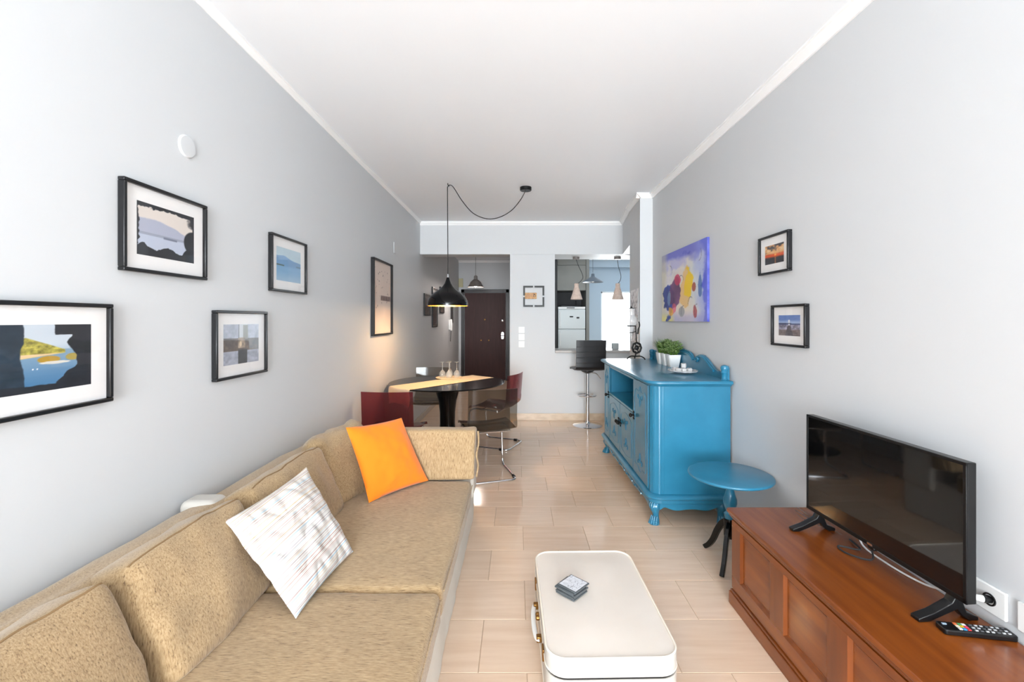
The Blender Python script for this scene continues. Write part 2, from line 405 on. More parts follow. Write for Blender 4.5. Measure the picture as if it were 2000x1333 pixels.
def cornice(name, runs, drop, proj):
    """runs: (x0,y0,x1,y1, inward normal nx,ny)"""
    mb = MB()
    prof = [(0, 0), (0, -drop), (proj*.22, -drop), (proj*.26, -drop*.86), (proj*.5, -drop*.62), (proj*.72, -drop*.42), (proj*.78, -drop*.22), (proj, -drop*.18), (proj, 0)]
    for (x0, y0, x1, y1, nx, ny) in runs:
        vs = [(x0+nx*p, y0+ny*p, H+z) for p, z in prof]+[(x1+nx*p, y1+ny*p, H+z) for p, z in prof]; n = len(prof)
        mb.add(vs, [(i, (i+1) % n, n+(i+1) % n, n+i) for i in range(n)]+[tuple(range(n)), tuple(range(n, 2*n))])
    return struct(mb.build(name, corn_m, ang=20))
cornice('trim_2', [(XL, YB, XL, D, 1, 0)], .03, .03)
cornice('trim_3', [(XR, YB, XR, 4.88, -1, 0), (1.30, 4.88, XR, 4.88, 0, -1), (1.346, 4.83, 1.386, 5.48, -1, -.07), (1.386, 5.48, 1.486, D, -1, .12)], .05, .05)
cornice('trim_4', [(XL, D, 1.486, D, 0, -1)], .05, .045)
cornice('trim_5', [(XL, YH, -.10, YH, 0, -1)], .05, .05)
def bb(name, a, b_, m): return struct(MB().box(a, b_).build(name, m, bevel=.003))
bb('baseboard_left', (XL, YB, 0), (XL+.014, YH, .08), baseL_m)
bb('baseboard_right', (XR-.012, YB, 0), (XR, 4.88, .08), baseL_m)
bb('baseboard_back', (-.10, D+.001, 0), (1.95, D+.015, .10), base_m)
bb('baseboard_pier', (1.34, 4.868, 0), (XR, 4.88, .08), base_m)
# ledge on the low wall
led = MB().box((.533, D-.03, .955), (1.97, D+.46, .99)).build('bar_ledge', stone_m, bevel=.006)
tag(led, 'grey stone ledge on the low wall of the kitchen opening', 'counter')

# entry door
dr = struct(MB().box((-1.305, YH-.03, 0), (-1.225, YH, 2.13)).box((-.262, YH-.03, 0), (-.19, YH, 2.13)).box((-1.305, YH-.03, 2.05), (-.19, YH, 2.13)).build('door_1', doorframe_m, bevel=.006))
lf = MB().box((-1.22, YH-.02, .01), (-.268, YH-.001, 2.045)).build('leaf', doorwood_m, dr, bevel=.004)
def disc_y(x, y, z, r, t, m, name, par, seg=20):
    mb = MB().lathe([(r*.8, 0), (r, .25*t), (r, .8*t), (r*.7, t)], (0,0,0), seg); mb.xf(Matrix.Translation((x, y, z)) @ Matrix.Rotation(pi/2, 4, 'X')); return mb.build(name, m, par)
disc_y(-.753, YH-.02, 1.425, .018, .012, brass_m, 'peephole', lf)
disc_y(-.84, YH-.02, .94, .016, .012, brass_m, 'door_stud', lf); disc_y(-.66, YH-.02, .94, .016, .012, brass_m, 'door_stud', lf)
disc_y(-.34, YH-.02, 1.40, .03, .02, chrome_m, 'lock', lf)
MB().prism(rrect(-.365, .97, -.315, 1.13, .02), YH-.035, YH-.02, 'y').build('lock_plate', chrome_m, lf)
MB().sphere((-.34, YH-.06, 1.05), .025).build('door_handle', chrome_m, lf)

# ------------------------------------------------------------------ kitchen beyond the opening
t = thing('tall_cabinet', (1.2, 9.9, 0), 'grey tall kitchen cabinet unit surrounding the white fridge', 'cabinet')
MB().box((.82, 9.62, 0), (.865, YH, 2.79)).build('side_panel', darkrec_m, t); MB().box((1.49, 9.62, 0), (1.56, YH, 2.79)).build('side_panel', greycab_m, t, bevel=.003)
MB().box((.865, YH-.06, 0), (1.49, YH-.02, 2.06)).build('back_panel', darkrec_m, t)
MB().box((.865, 9.66, 2.055), (1.49, YH-.01, 2.79)).build('carcass', greycab_m, t)
MB().box((.868, 9.635, 2.058), (1.487, 9.658, 2.60)).build('door', greycab_m, t, bevel=.004); MB().box((.868, 9.635, 2.607), (1.487, 9.658, 2.785)).build('door', greycab_m, t, bevel=.004)
t = thing('fridge', (1.17, 9.9, 0), 'white fridge freezer with two small magnets on its upper door', 'fridge')
MB().box((.885, 9.66, .05), (1.47, 10.28, 1.70)).build('body', fridge_m, t, bevel=.01)
d1 = MB().box((.885, 9.60, 1.225), (1.47, 9.655, 1.645)).build('door', fridge_m, t, bevel=.012)
d2 = MB().box((.885, 9.60, .08), (1.47, 9.655, 1.213)).build('door', fridge_m, t, bevel=.012)
MB().box((.885, 9.605, 1.652), (1.47, 9.655, 1.70)).build('control_strip', white_m, t, bevel=.004)
MB().box((1.07, 9.598, 1.668), (1.24, 9.604, 1.684)).build('badge', black_m, t)
MB().tube(rnd([(.925, 9.60, 1.26), (.925, 9.565, 1.28), (.925, 9.565, 1.56), (.925, 9.60, 1.60)], .02), .008).build('handle', white_m, d1)
MB().tube(rnd([(.925, 9.60, .82), (.925, 9.565, .85), (.925, 9.565, 1.14), (.925, 9.60, 1.18)], .02), .008).build('handle', white_m, d2)
for k, (x, z, w, l) in enumerate(((1.17, 1.485, .075, 'dark oblong magnet at left on the fridge door'), (1.31, 1.468, .06, 'dark curled magnet at right on the fridge door'))):
    tag(MB().prism(rrect(x-w/2, z-.014-.008*k, x+w/2, z+.014, .008), 9.588, 9.599, 'y').build('fridge_magnet', [black_m, darkrec_m][k]), l, 'magnet')
t = thing('serving_tray', (1.15, 9.9, 1.70), 'flat dark tray with a bottle lying on top of the fridge', 'tray')
MB().prism(rrect(.93, 9.70, 1.42, 10.1, .04), 1.701, 1.728).build('tray_base', black_m, t); MB().tube([(1.30, 9.85, 1.728), (1.30, 9.85, 1.84)], .012).build('upright', black_m, t)
tag(MB().box((1.40, 6.52, .991), (1.49, 6.60, 1.075)).build('napkin_box', mat('grey_box', rgb(170, 175, 176), .5), bevel=.004), 'small grey box on the bar ledge beside the bright window', 'box')

def cable(name, pts, r, par, m=cord_m, n=10): return MB().tube(spline(pts, n), r, 8).build(name, m, par)
# two bar pendants
def bar_pendant(x, y, path, label):
    t = thing('pendant_lamp', (x, y, 2.342), label, 'lamp', 'pale concrete pendants over the bar')
    MB().lathe([(.045, -.034), (.05, -.028), (.05, 0), (.02, 0)], (x, y, 2.342), 28).build('ceiling_rose', lampgrey_m, t)
    cable('cord', path, .004, t)
    ex, ey, ez = path[-1]
    MB().lathe([(.026, .0), (.034, -.005), (.034, -.055), (.040, -.075), (.085, -.225), (.087, -.235), (.080, -.235), (.036, -.08), (.030, -.06)], (ex, ey, ez), 32, cap=False).build('lamp_shade', concrete_m, t)
    MB().sphere((ex, ey, ez-.13), .022).build('bulb', white_m, t)
bar_pendant(.866, 6.55, [(.866, 6.55, 2.31), (.90, 6.55, 2.22), (.955, 6.55, 2.10), (.965, 6.55, 2.03), (.91, 6.55, 1.965), (.873, 6.55, 1.955)], 'pale concrete cone pendant in front of the grey cabinet')
bar_pendant(1.475, 6.55, [(1.475, 6.55, 2.31), (1.49, 6.55, 2.20), (1.525, 6.55, 2.08), (1.52, 6.55, 2.01), (1.49, 6.55, 1.96), (1.48, 6.55, 1.955)], 'pale concrete cone pendant in front of the bright window')
t = thing('pendant_lamp', (1.445, 8.5, H), 'wide slate-grey metal pendant hanging deeper in the kitchen', 'lamp')
MB().tube([(1.445, 8.5, H), (1.445, 8.5, 2.32)], .003).build('cord', cord_m, t); MB().lathe([(.04, -.02), (.04, 0)], (1.445, 8.5, H)).build('ceiling_rose', lampblue_m, t)
MB().lathe([(.012, .17), (.03, .16), (.034, .12), (.05, .10), (.195, .008), (.20, 0), (.19, .003), (.045, .09)], (1.445, 8.5, 2.135), 36, cap=False).build('lamp_shade', lampblue_m, t)
MB().sphere((1.445, 8.5, 2.165), .03).build('bulb', white_m, t)
# hall pendant
hx, hy, hz = -.80, 8.6, 2.05
t = thing('pendant_lamp', (hx, hy, H), 'small brown-grey dome pendant lit in the entrance hall', 'lamp')
MB().tube([(hx, hy, H), (hx, hy, hz+.2)], .003).build('cord', cord_m, t); MB().lathe([(.04, -.02), (.04, 0)], (hx, hy, H)).build('ceiling_rose', lampgrey_m, t)
MB().lathe([(.02, .225), (.035, .21), (.038, .15), (.06, .135), (.10, .10), (.125, .045), (.155, .005), (.157, 0), (.148, .004), (.118, .045), (.09, .09)], (hx, hy, hz), 36, cap=False).build('lamp_shade', lampgrey_m, t)
MB().sphere((hx, hy, hz+.035), .04).build('bulb', bulbw_m, t)
l = bpy.data.lights.new('hall_bulb', 'POINT'); l.energy = 26; l.color = (1, .88, .80); l.shadow_soft_size = .05
lo = bpy.data.objects.new('hall_bulb', l); COL.objects.link(lo); lo.location = (hx, hy, hz+.035)

# dining pendant
px, py, pz = -.70, 4.5, 1.56
t = thing('pendant_lamp', (px, py, H), 'large glossy black teardrop pendant over the round dining table', 'lamp')
MB().lathe([(.056, -.035), (.06, -.03), (.06, 0), (.02, 0)], (.09, 4.64, H), 32).build('ceiling_rose', black_m, t)
MB().tube(rnd([(px, py, H), (px, py, H-.02), (px+.015, py, H-.03)], .008), .004).build('ceiling_hook', black_m, t)
cable('cord', [(px, py, pz+.31), (px, py, 2.2), (px-.003, py, 2.70), (px+.0, py, 2.765), (px+.025, py, 2.782), (px+.06, py+.005, 2.755), (px+.14, py+.02, 2.63), (px+.24, py+.03, 2.515), (px+.34, py+.05, 2.465), (px+.44, py+.07, 2.455), (px+.55, py+.09, 2.49), (px+.65, py+.11, 2.56), (px+.73, py+.13, 2.66), (px+.775, py+.14, 2.74), (px+.79, py+.14, 2.77)], .0045, t, n=8)
MB().lathe([(.008, .322), (.011, .315), (.011, .29), (.013, .285)], (px, py, pz), 16).build('cord_grip', chrome_m, t)
pr = [(.012, .288), (.02, .26), (.034, .225), (.055, .195), (.09, .165), (.13, .137), (.165, .108), (.188, .078), (.2, .05), (.205, .022), (.203, 0)]
MB().lathe(pr, (px, py, pz), 56, cap=False).build('lamp_shade', blackgloss_m, t, ang=60)
MB().lathe([(a-.004, b_-.003) for a, b_ in pr[1:-1]]+[(.199, 0), (.203, -.0005)], (px, py, pz), 56, cap=False).build('shade_lining', gold_m, t, ang=60)
MB().sphere((px, py, pz+.045), .042, (1, 1, 1.1)).build('bulb', bulb_m, t)
l = bpy.data.lights.new('dining_bulb', 'POINT'); l.energy = 27; l.color = (1, .74, .42); l.shadow_soft_size = .052
lo = bpy.data.objects.new('dining_bulb', l); COL.objects.link(lo); lo.location = (px, py, pz+.045)
# ------------------------------------------------------------------ pictures: flat prints as vertex-coloured grids
def print_mat(name, rough=.35):
    m = bpy.data.materials.new(name); m.use_nodes = True; nt = m.node_tree; b = nt.nodes['Principled BSDF']
    a = nt.nodes.new('ShaderNodeVertexColor'); a.layer_name = 'print'; nt.links.new(a.outputs[0], b.inputs['Base Color'])
    b.inputs['Roughness'].default_value = rough; return m
photo_m = print_mat('photo_print', .3); canvas_m = print_mat('painted_canvas', .6); paper_m = print_mat('printed_paper', .7)
rs = np.random.RandomState(5)
_lat = rs.rand(64, 64)
def vn(x, y):
    xi = np.floor(x).astype(int); yi = np.floor(y).astype(int); fx = x-xi; fy = y-yi
    fx = fx*fx*(3-2*fx); fy = fy*fy*(3-2*fy); g = lambda i, j: _lat[i % 64, j % 64]
    return (g(xi, yi)*(1-fx)+g(xi+1, yi)*fx)*(1-fy)+(g(xi, yi+1)*(1-fx)+g(xi+1, yi+1)*fx)*fy
def fb(x, y, n=4):
    s = 0; a = .5; t = 0
    for k in range(n): s = s+a*vn(x*2**k+k*7.3, y*2**k+k*3.1); t += a; a *= .5
    return s/t
def c3(*c): return np.array(c)/255.
def put(img, mask, col): 
    mask = np.clip(mask, 0, 1)[..., None]; img[:] = img*(1-mask)+np.asarray(col)*mask
def sd(x, e=.01): return np.clip(.5+x/e, 0, 1)
def poly_in(U, V, pts):
    ins = np.zeros(U.shape, bool); n = len(pts)
    for i in range(n):
        x0, y0 = pts[i]; x1, y1 = pts[(i+1) % n]
        if y0 == y1: continue
        c = ((y0 > V) != (y1 > V)) & (U < (x1-x0)*(V-y0)/(y1-y0)+x0); ins ^= c
    return ins.astype(float)
def line(img, U, V, pts, w, col, asp=1):
    for (x0, y0), (x1, y1) in zip(pts[:-1], pts[1:]):
        dx, dy = (x1-x0)*asp, y1-y0; L2 = dx*dx+dy*dy+1e-9
        t = np.clip(((U-x0)*asp*dx+(V-y0)*dy)/L2, 0, 1); d = np.hypot((U-x0)*asp-t*dx, V-y0-t*dy)
        put(img, sd(w-d, .006), col)
def flat_print(name, fn, nx, ny, P, m, parent):
    """P(u,v) -> world point; fn(U,V) -> srgb image"""
    u = np.linspace(0, 1, nx+1); v = np.linspace(0, 1, ny+1); V, U = np.meshgrid(v, u, indexing='ij')
    img = np.ones(U.shape+(3,)); fn(img, U, V); img = np.clip(img, 0, 1)
    li = np.where(img <= .04045, img/12.92, ((img+.055)/1.055)**2.4)
    vs = [P(a, b) for b in v for a in u]
    fs = [(j*(nx+1)+i, j*(nx+1)+i+1, (j+1)*(nx+1)+i+1, (j+1)*(nx+1)+i) for j in range(ny) for i in range(nx)]
    me = bpy.data.meshes.new(name); me.from_pydata(vs, [], fs); me.update()
    at = me.color_attributes.new('print', 'FLOAT_COLOR', 'POINT')
    at.data.foreach_set('color', np.concatenate([li.reshape(-1, 3), np.ones((li.shape[0]*li.shape[1], 1))], 1).ravel().astype(np.float32))
    me.materials.append(m); o = bpy.data.objects.new(name, me); COL.objects.link(o)
    if parent: o.parent = parent; o.location = -world_off(parent)
    return o

def side_pt(side):
    if side == 'L': return lambda y, z, d: (XL+d, y, z)
    if side == 'R': return lambda y, z, d: (XR-d, y, z)
def framed(side, y0, y1, z0, z1, fn, label, group=None, fw=.013, mt=.065, depth=.026, res=(110, 84), name='picture_frame', matm=None, glass=True, pm=None):
    W_ = side_pt(side); matm = matm or mount_m
    t = thing(name, W_((y0+y1)/2, (z0+z1)/2, 0), label, 'picture', group)
    f = MB()
    def bar(a0, b0, a1, b1):
        p, q = W_(a0, b0, .001), W_(a1, b1, depth); f.box(p, q)
    bar(y0, z0, y1, z0+fw); bar(y0, z1-fw, y1, z1); bar(y0, z0+fw, y0+fw, z1-fw); bar(y1-fw, z0+fw, y1, z1-fw)
    f.build('frame', frame_m, t, bevel=.003)
    MB().box(W_(y0+fw, z0+fw, .002), W_(y1-fw, z1-fw, .012)).build('mount', matm, t, smooth=False)
    a0, a1, b0, b1 = y0+mt, y1-mt, z0+mt, z1-mt
    if side == 'L': P = lambda u, v: W_(a0+(a1-a0)*u, b0+(b1-b0)*v, .0125)
    else: P = lambda u, v: W_(a1-(a1-a0)*u, b0+(b1-b0)*v, .0125)
    flat_print('print', fn, res[0], res[1], P, pm or photo_m, t)
    if glass: MB().box(W_(y0+fw, z0+fw, .016), W_(y1-fw, z1-fw, .018)).build('glass', picglass_m, t, smooth=False)
    return t

def im_cove(img, U, V):                       # P0: sea seen through a dark opening
    n = fb(U*6, V*6); img[:] = c3(206, 216, 226)*1.0
    put(img, sd(.62-V), c3(150, 175, 195)+0*n[..., None]); 
    put(img, sd(.50-V, .4), c3(112, 150, 184)); put(img, sd(.22-V, .3), c3(80, 128, 172))
    hill = np.where(U < .62, .80-.28*np.clip((U-.28)/.34, -1, 1)**2*np.sign(U-.28), .5)
    hill = .80-.55*np.clip(U-.35, 0, 1)-.3*np.clip(.32-U, 0, 1)
    put(img, sd(hill-V+.02*n)*sd(V-(.50+.14*np.clip(U-.3, 0, 1)))*sd(.72-U), (c3(176, 166, 80)*(.6+.8*fb(U*30, V*30))[..., None]))
    put(img, sd(V-(.50+.14*np.clip(U-.3, 0, 1)))*sd(.56-V)*sd(.72-U), c3(236, 206, 160))
    put(img, sd(.012-((U-.56)/.10)**2*.01-((V-.47)/.05)**2*.01, .004), c3(190, 150, 50)); put(img, sd(.012-((U-.80)/.07)**2*.01-((V-.49)/.05)**2*.01, .004), c3(176, 156, 80))
    put(img, sd(.012-((U-.62)/.14)**2*.01-((V-.42)/.02)**2*.01, .004), c3(225, 220, 210))
    for k in (.41, .45): put(img, sd(.008-np.hypot(U-k, (V-.34)*.7), .005), c3(245, 248, 250))
    dark = c3(46, 46, 52)*(1+.25*(fb(U*9, V*9)[..., None]-.5)); wob = .03*(fb(U*11, V*11)-.5)
    put(img, sd(.32+.02*np.sin(V*9)+wob-U), c3(50, 62, 76)*(.75+.5*fb(U*8, V*8))[..., None])
    put(img, sd(U-(.80-.16*np.clip(.34-V, 0, 1)/.34*1.0-.05*np.sin(V*11)+wob*2)), dark)
    put(img, sd(.09+.06*np.abs(U-.5)+wob-V), dark); put(img, sd(U-(.62+wob))*sd(V-.84-wob), dark)
    put(img, sd(V-(.93+wob))*sd(U-.62), dark)
def im_islet(img, U, V):                      # P1: pale bay through a ragged dark hole
    n = fb(U*5, V*5); img[:] = c3(232, 222, 214); put(img, sd(.66+.08*n-.12*U-V+.05*np.sin(U*5), .02), c3(184, 188, 206)); put(img, sd(.42-V), c3(196, 204, 222))
    put(img, sd(.025-np.abs(V-.42))*.7, c3(150, 155, 175)); put(img, sd(.02-np.abs(V-.40+.02*(U-.5)))*sd(.12-np.abs(U-.55)), c3(120, 125, 145))
    w = .06*(fb(U*9, V*9)-.5)*2
    m = sd((U-.03-w)*1)*sd(.93+w-V)*sd(V-(.18+.06*np.sin(U*16)+w))*sd(.97-U)
    m = np.minimum(m, 1-sd(.045-((U-.98)**2*1.4+(V-.42)**2*.75)+.03*w)); m = np.minimum(m, 1-sd(.015+w*.2-np.hypot(U-1, V-.88)*.12))
    dark = c3(40, 40, 46)*(1+.2*(n[..., None]-.5)); put(img, 1-m, dark)
def im_bluebay(img, U, V):
    n = fb(U*4, V*10); img[:] = c3(196, 218, 230)-.04*n[..., None]; ridge = .72+.07*np.exp(-((U-.3)/.2)**2)-.10*U+.02*n
    put(img, sd(ridge-V, .02), c3(112, 156, 200)); put(img, sd(.46-V, .06), c3(126, 172, 210)+.05*(n[..., None]-.5)); put(img, sd(.15-V, .3), c3(160, 190, 214))
    put(img, sd(.018-np.abs(V-.47))*sd(.30-U), c3(70, 92, 80)); put(img, sd(.02-np.abs(V-.50))*sd(U-.8), c3(90, 125, 150))
def im_cross(img, U, V):
    n = fb(U*12, V*12); img[:] = c3(172, 176, 190)+.25*(n[..., None]-.5)
    put(img, sd(V-.33)*sd(.66-V-.03*U), c3(98, 82, 72)*(.7+.6*n)[..., None]); put(img, sd(.13-np.abs(U-.52))*sd(.36-V), c3(66, 64, 66)*(.8+.4*n)[..., None])
    put(img, sd(.13-np.abs(U-.53))*sd(V-.66), c3(205, 208, 212)); put(img, sd(.07-np.abs(U-.6))*sd(V-.62)*sd(.98-V), c3(140, 138, 128))
    put(img, sd(.10-np.abs(U-.49))*sd(V-.40)*sd(.66-V), c3(150, 130, 110)*(.6+.8*n)[..., None]); put(img, sd(.035-np.hypot(U-.46, (V-.5)*.5)), c3(220, 196, 160))
    line(img, U, V, [(.41, .66), (.41, 1)], .01, c3(90, 90, 95))
def im_sunset(img, U, V):
    n = fb(U*5, V*7); img[:] = c3(66, 60, 66); put(img, sd(n-.42+.25*(V-.6), .2)*sd(V-.4, .2), c3(226, 160, 90)); put(img, sd(n-.58, .15)*sd(V-.6, .2), c3(235, 200, 150))
    put(img, sd(.08-np.abs(V-.42-.08*(U<.5)*(.5-U)), .1), c3(236, 90, 36)); put(img, sd(.05-np.hypot(U-.56, V-.45), .06), c3(255, 190, 90))
    put(img, sd(.30-V, .05), c3(52, 52, 58)*(.8+.5*n)[..., None]); put(img, sd(.03-np.abs(U-.56), .03)*sd(.33-V)*(.4+.6*fb(U*4, V*40)), c3(240, 150, 90)); put(img, sd(V-.86-.1*n)*sd(U-.6), c3(52, 52, 56))
def im_jetty(img, U, V):
    n = fb(U*14, V*14); img[:] = c3(112, 140, 200)+.12*(fb(U*5, V*12)[..., None]-.5)+.2*V[..., None]*0; put(img, sd(.72-V, .12), c3(170, 190, 225)); put(img, sd(.6-V), c3(70, 84, 128))
    put(img, sd(.54-V), (c3(150, 148, 168)*(.55+.9*n)[..., None])); put(img, sd(.30-V), c3(128, 116, 116)*(.75+.5*n)[..., None])
    w = .05+.55*np.clip(.62-V, 0, 1); put(img, sd(w*.5-np.abs(U-.5-.0))*sd(.56-V), c3(96, 92, 100)*(.7+.6*n)[..., None]); put(img, sd(.035-np.abs(U-.5))*sd(V-.5)*sd(.78-V), c3(235, 236, 240)); put(img, sd(.02-np.abs(V-.60))*sd(.3-np.abs(U-.3)), c3(60, 70, 100))
def im_specks(img, U, V):
    img[:] = c3(226, 208, 196)+.05*(fb(U*3, V*3)[..., None]-.5); r = np.random.RandomState(3)
    for k in range(34):
        x, y = r.uniform(.05, .95), r.choice([r.uniform(.62, .92), r.uniform(.34, .6)]); a = r.uniform(0, pi); L = r.uniform(.005, .028)
        line(img, U, V, [(x, y), (x+L*cos(a), y+L*sin(a))], r.uniform(.002, .007), c3(60, 52, 52) if k % 3 else c3(120, 100, 96), .8)
    put(img, sd(.035-np.abs(V-.50))*sd(U-.42)*sd(.98-U), c3(132, 112, 108)*(.7+.6*fb(U*20, V*20))[..., None])
def im_dark(img, U, V): img[:] = c3(84, 74, 70)*(.6+.8*fb(U*6, V*9))[..., None]

framed('L', 1.06, 1.48, 1.150, 1.472, im_cove, 'wide black frame at the left edge: sunlit cove seen past dark rock', res=(150, 110), mt=.066)
framed('L', 1.519, 1.929, 1.590, 1.912, im_islet, 'upper black frame: pale misty bay seen through a ragged dark hole', res=(130, 100))
framed('L', 2.438, 2.847, 1.580, 1.902, im_bluebay, 'small looking black frame with a light blue sea and mountain print')
framed('L', 1.986, 2.395, 1.141, 1.463, im_cross, 'lower black frame: brown band across a grey stone wall print')
framed('L', 4.152, 4.78, 1.267, 2.008, im_specks, 'tall black box frame with dark specks on pale pink above the dining table', fw=.018, mt=.02, depth=.035, res=(100, 130), glass=False, pm=paper_m)
framed('R', 2.401, 2.703, 1.685, 1.910, im_sunset, 'small black frame with a red orange sunset, upper one on right wall', mt=.058, res=(60, 46))
framed('R', 2.259, 2.566, 1.275, 1.503, im_jetty, 'small black frame with a stone jetty under blue sky, lower one on right wall', mt=.058, res=(60, 46))
for (pa, pb, ya, yb_, l) in ((827, 841, 573, 617, 'dark small hall picture nearest to the dining area'), (843, 855, 560, 640, 'dark small hall picture hanging lowest, second from the front'),
                  (858, 868, 560, 612, 'dark small hall picture half hidden behind the black pendant'), (880, 885, 560, 632, 'dark small hall picture above the intercom handset')):
    Y0 = -XL*870/(1010-pa); Y1 = (-XL-.02)*870/(1010-pb); z1 = 1.42+(625-ya)*Y0/870; z0 = 1.42+(625-yb_)*Y0/870
    framed('L', Y0, Y1, z0, z1, im_dark, l, 'dark pictures in the hall', fw=.02, mt=.05, depth=.022, res=(12, 16), glass=False, matm=mat('brown_mount', rgb(92, 80, 74), .6))

# abstract canvas (a plain generic composition of about the same size and colours)
def im_abs(img, U, V):
    n = fb(U*4, V*4); n2 = fb(U*9+3, V*9+8)
    img[:] = c3(226, 222, 226)+.10*(n2[..., None]-.5)
    put(img, sd(.36-np.hypot((U-.62)*1.3, V-.42)+.35*(n-.5), .3)*.75, c3(246, 222, 190)); put(img, sd(.35-np.hypot(U-.90, V-.5)+.2*(n-.5), .3)*.6, c3(196, 214, 230))
    put(img, sd(V-.88+.36*(n-.5), .10)*.95, c3(74, 80, 192)); put(img, sd(V-.80+.5*(n2-.5), .12)*.5, c3(160, 160, 222)); put(img, sd(U-.93+.22*(n2-.5), .06)*.9, c3(62, 72, 204)); put(img, sd(U-.86+.4*(n-.5), .14)*.5, c3(150, 160, 232))
    put(img, sd(.10-V+.12*(n-.5), .1)*.4, c3(150, 150, 210)); put(img, sd(.12-U+.1*(n-.5), .1)*.6, c3(206, 202, 176)); put(img, sd(.09-V, .1)*sd(.3-U, .1)*.8, c3(232, 224, 130))
    def blob(cx, cy, rx, ry, col, w=.9, seed=0, e=.12): put(img, sd(1-np.hypot((U-cx)/rx, (V-cy)/ry)+1.5*(fb(U*7+seed, V*7+seed)-.5), e)*w, col)
    blob(.17, .30, .13, .24, c3(48, 64, 142)*(.7+.6*n2)[..., None], .95, 1); blob(.33, .44, .11, .22, c3(112, 66, 114)*(.7+.6*n)[..., None], .9, 2)
    blob(.40, .58, .07, .07, c3(200, 60, 98), .85, 3); blob(.32, .20, .05, .08, c3(228, 96, 120), .7, 4); blob(.23, .14, .06, .06, c3(232, 170, 70), .8, 5); blob(.20, .34, .04, .09, c3(130, 160, 190), .7, 9)
    blob(.63, .42, .13, .24, c3(240, 190, 110), .7, 6); blob(.64, .45, .085, .19, c3(246, 206, 44), .95, 7); blob(.76, .44, .03, .05, c3(160, 70, 50), .8, 8); blob(.50, .13, .05, .06, c3(156, 156, 160), .8, 10); blob(.88, .45, .03, .12, c3(60, 100, 170), .7, 11); blob(.78, .12, .03, .07, c3(170, 60, 66), .7, 12)
    r = np.random.RandomState(12)
    for k in range(7):
        x, y, a = r.uniform(.15, .9), r.uniform(.2, .85), r.uniform(0, pi); q = [(x+.02*j*cos(a+.25*j), y+.03*j*sin(a+.25*j)) for j in range(6)]; line(img, U, V, q, .003, c3(80, 76, 96), 1.6)
t = thing('canvas_painting', (XR, 3.97, 1.73), 'unframed abstract canvas in blue, yellow and purple above the blue sideboard', 'painting')
MB().box((XR-.02, 3.436, 1.405), (XR-.001, 4.504, 2.06)).build('stretcher', mat('blue_painted_edge', rgb(56, 62, 160), .6, var=(rgb(110, 118, 200), (2, 9, 9), .35, .65)), t, smooth=False)
flat_print('painted_front', im_abs, 150, 110, lambda u, v: (XR-.0205, 4.504-1.068*u, 1.405+.655*v), canvas_m, t)

def im_poster(img, U, V):
    n = fb(U*8, V*20); img[:] = c3(244, 242, 244)+.06*(n[..., None]-.5); put(img, sd(n-.62, .05)*.5, c3(120, 116, 122)); put(img, sd(.02-np.abs(V-.5))*.4, c3(150, 146, 150))
t = thing('wall_poster', (1.37, 5.2, 1.46), 'pale grey printed poster on the narrow pier wall behind the glass tower', 'poster')
def pp(u, v, d=.004):
    y = 5.40-.44*u; x = 1.346+(y-4.88)*.0667; return (x-d, y, 1.16+.61*v)
MB().add([pp(0,0,.001), pp(1,0,.001), pp(1,1,.001), pp(0,1,.001), pp(0,0,.0035), pp(1,0,.0035), pp(1,1,.0035), pp(0,1,.0035)], [(3,2,1,0),(4,5,6,7),(0,1,5,4),(1,2,6,5),(2,3,7,6),(3,0,4,7)]).build('backing', white_m, t, smooth=False)
flat_print('print', im_poster, 24, 40, pp, paper_m, t)

# small fittings on the walls
t = thing('cover_plate', (XL, 1.84, 2.14), 'blank round white cover plate high on the left wall', 'wall plate')
mb = MB().lathe([(.046, 0), (.046, .004), (.042, .008), (.01, .009)], (0,0,0), 36); mb.xf(Matrix.Translation((XL+.0, 1.838, 2.135)) @ Matrix.Rotation(pi/2, 4, 'Y')); mb.build('plate', wall_m, t)
tag(MB().box((XL, 4.92, 2.16), (XL+.006, 5.0, 2.28)).build('cover_plate', wall_m, bevel=.002), 'small painted rectangular plate to the right of the tall box frame', 'wall plate')
for k, (z, l) in enumerate(((1.277, 'top white wall switch of the three on the pier'), (1.176, 'middle white wall switch of the three on the pier'), (1.075, 'bottom white double wall switch of the three on the pier'))):
    t = thing('wall_switch', (.06, D+.015, z), l, 'switch', 'white switches on the pier')
    MB().prism(rrect(.022, z-.043, .104, z+.043, .006), D+.006, D+.015, 'y').build('plate', white_m, t, bevel=.001)
    for j in range(2 if k else 1):
        w = .056/(2 if k else 1); MB().box((.035+j*w+.002, D+.001, z-.028), (.035+(j+1)*w-.002, D+.007, z+.028)).build('rocker', white_m, t, bevel=.002)
# square metal wall ornament
t = thing('wall_ornament', (.234, D+.015, 1.75), 'square black metal outline with broken sides holding a light wood block', 'wall art')
x0, x1, z0, z1, g, w = .086, .382, 1.602, 1.898, .011, .024; xm, zm = (x0+x1)/2, (z0+z1)/2
for sx, sz in ((-1,-1), (1,-1), (1,1), (-1,1)):
    cx = x0 if sx < 0 else x1; cz = z0 if sz < 0 else z1
    ix = cx-sx*w; iz = cz-sz*w; ex = xm+sx*g; ez = zm+sz*g
    MB().prism([(cx, cz), (ex, cz), (ex, iz), (ix, iz), (ix, ez), (cx, ez)], D-.012, D+.012, 'y').build('corner_bar', black_m, t, smooth=False)
bl = MB().box((x0+w, D-.004, 1.715), (x0+w+.165, D+.012, 1.80)).build('wood_block', blockwood_m, t, bevel=.004)
for k in range(5): MB().tube([(x0+w+.01+k*.024, D-.006, 1.735), (x0+w+.03+k*.024, D-.006, 1.758), (x0+w+.01+k*.024, D-.006, 1.785)], .0025, 6).build('groove', wood_m, bl)
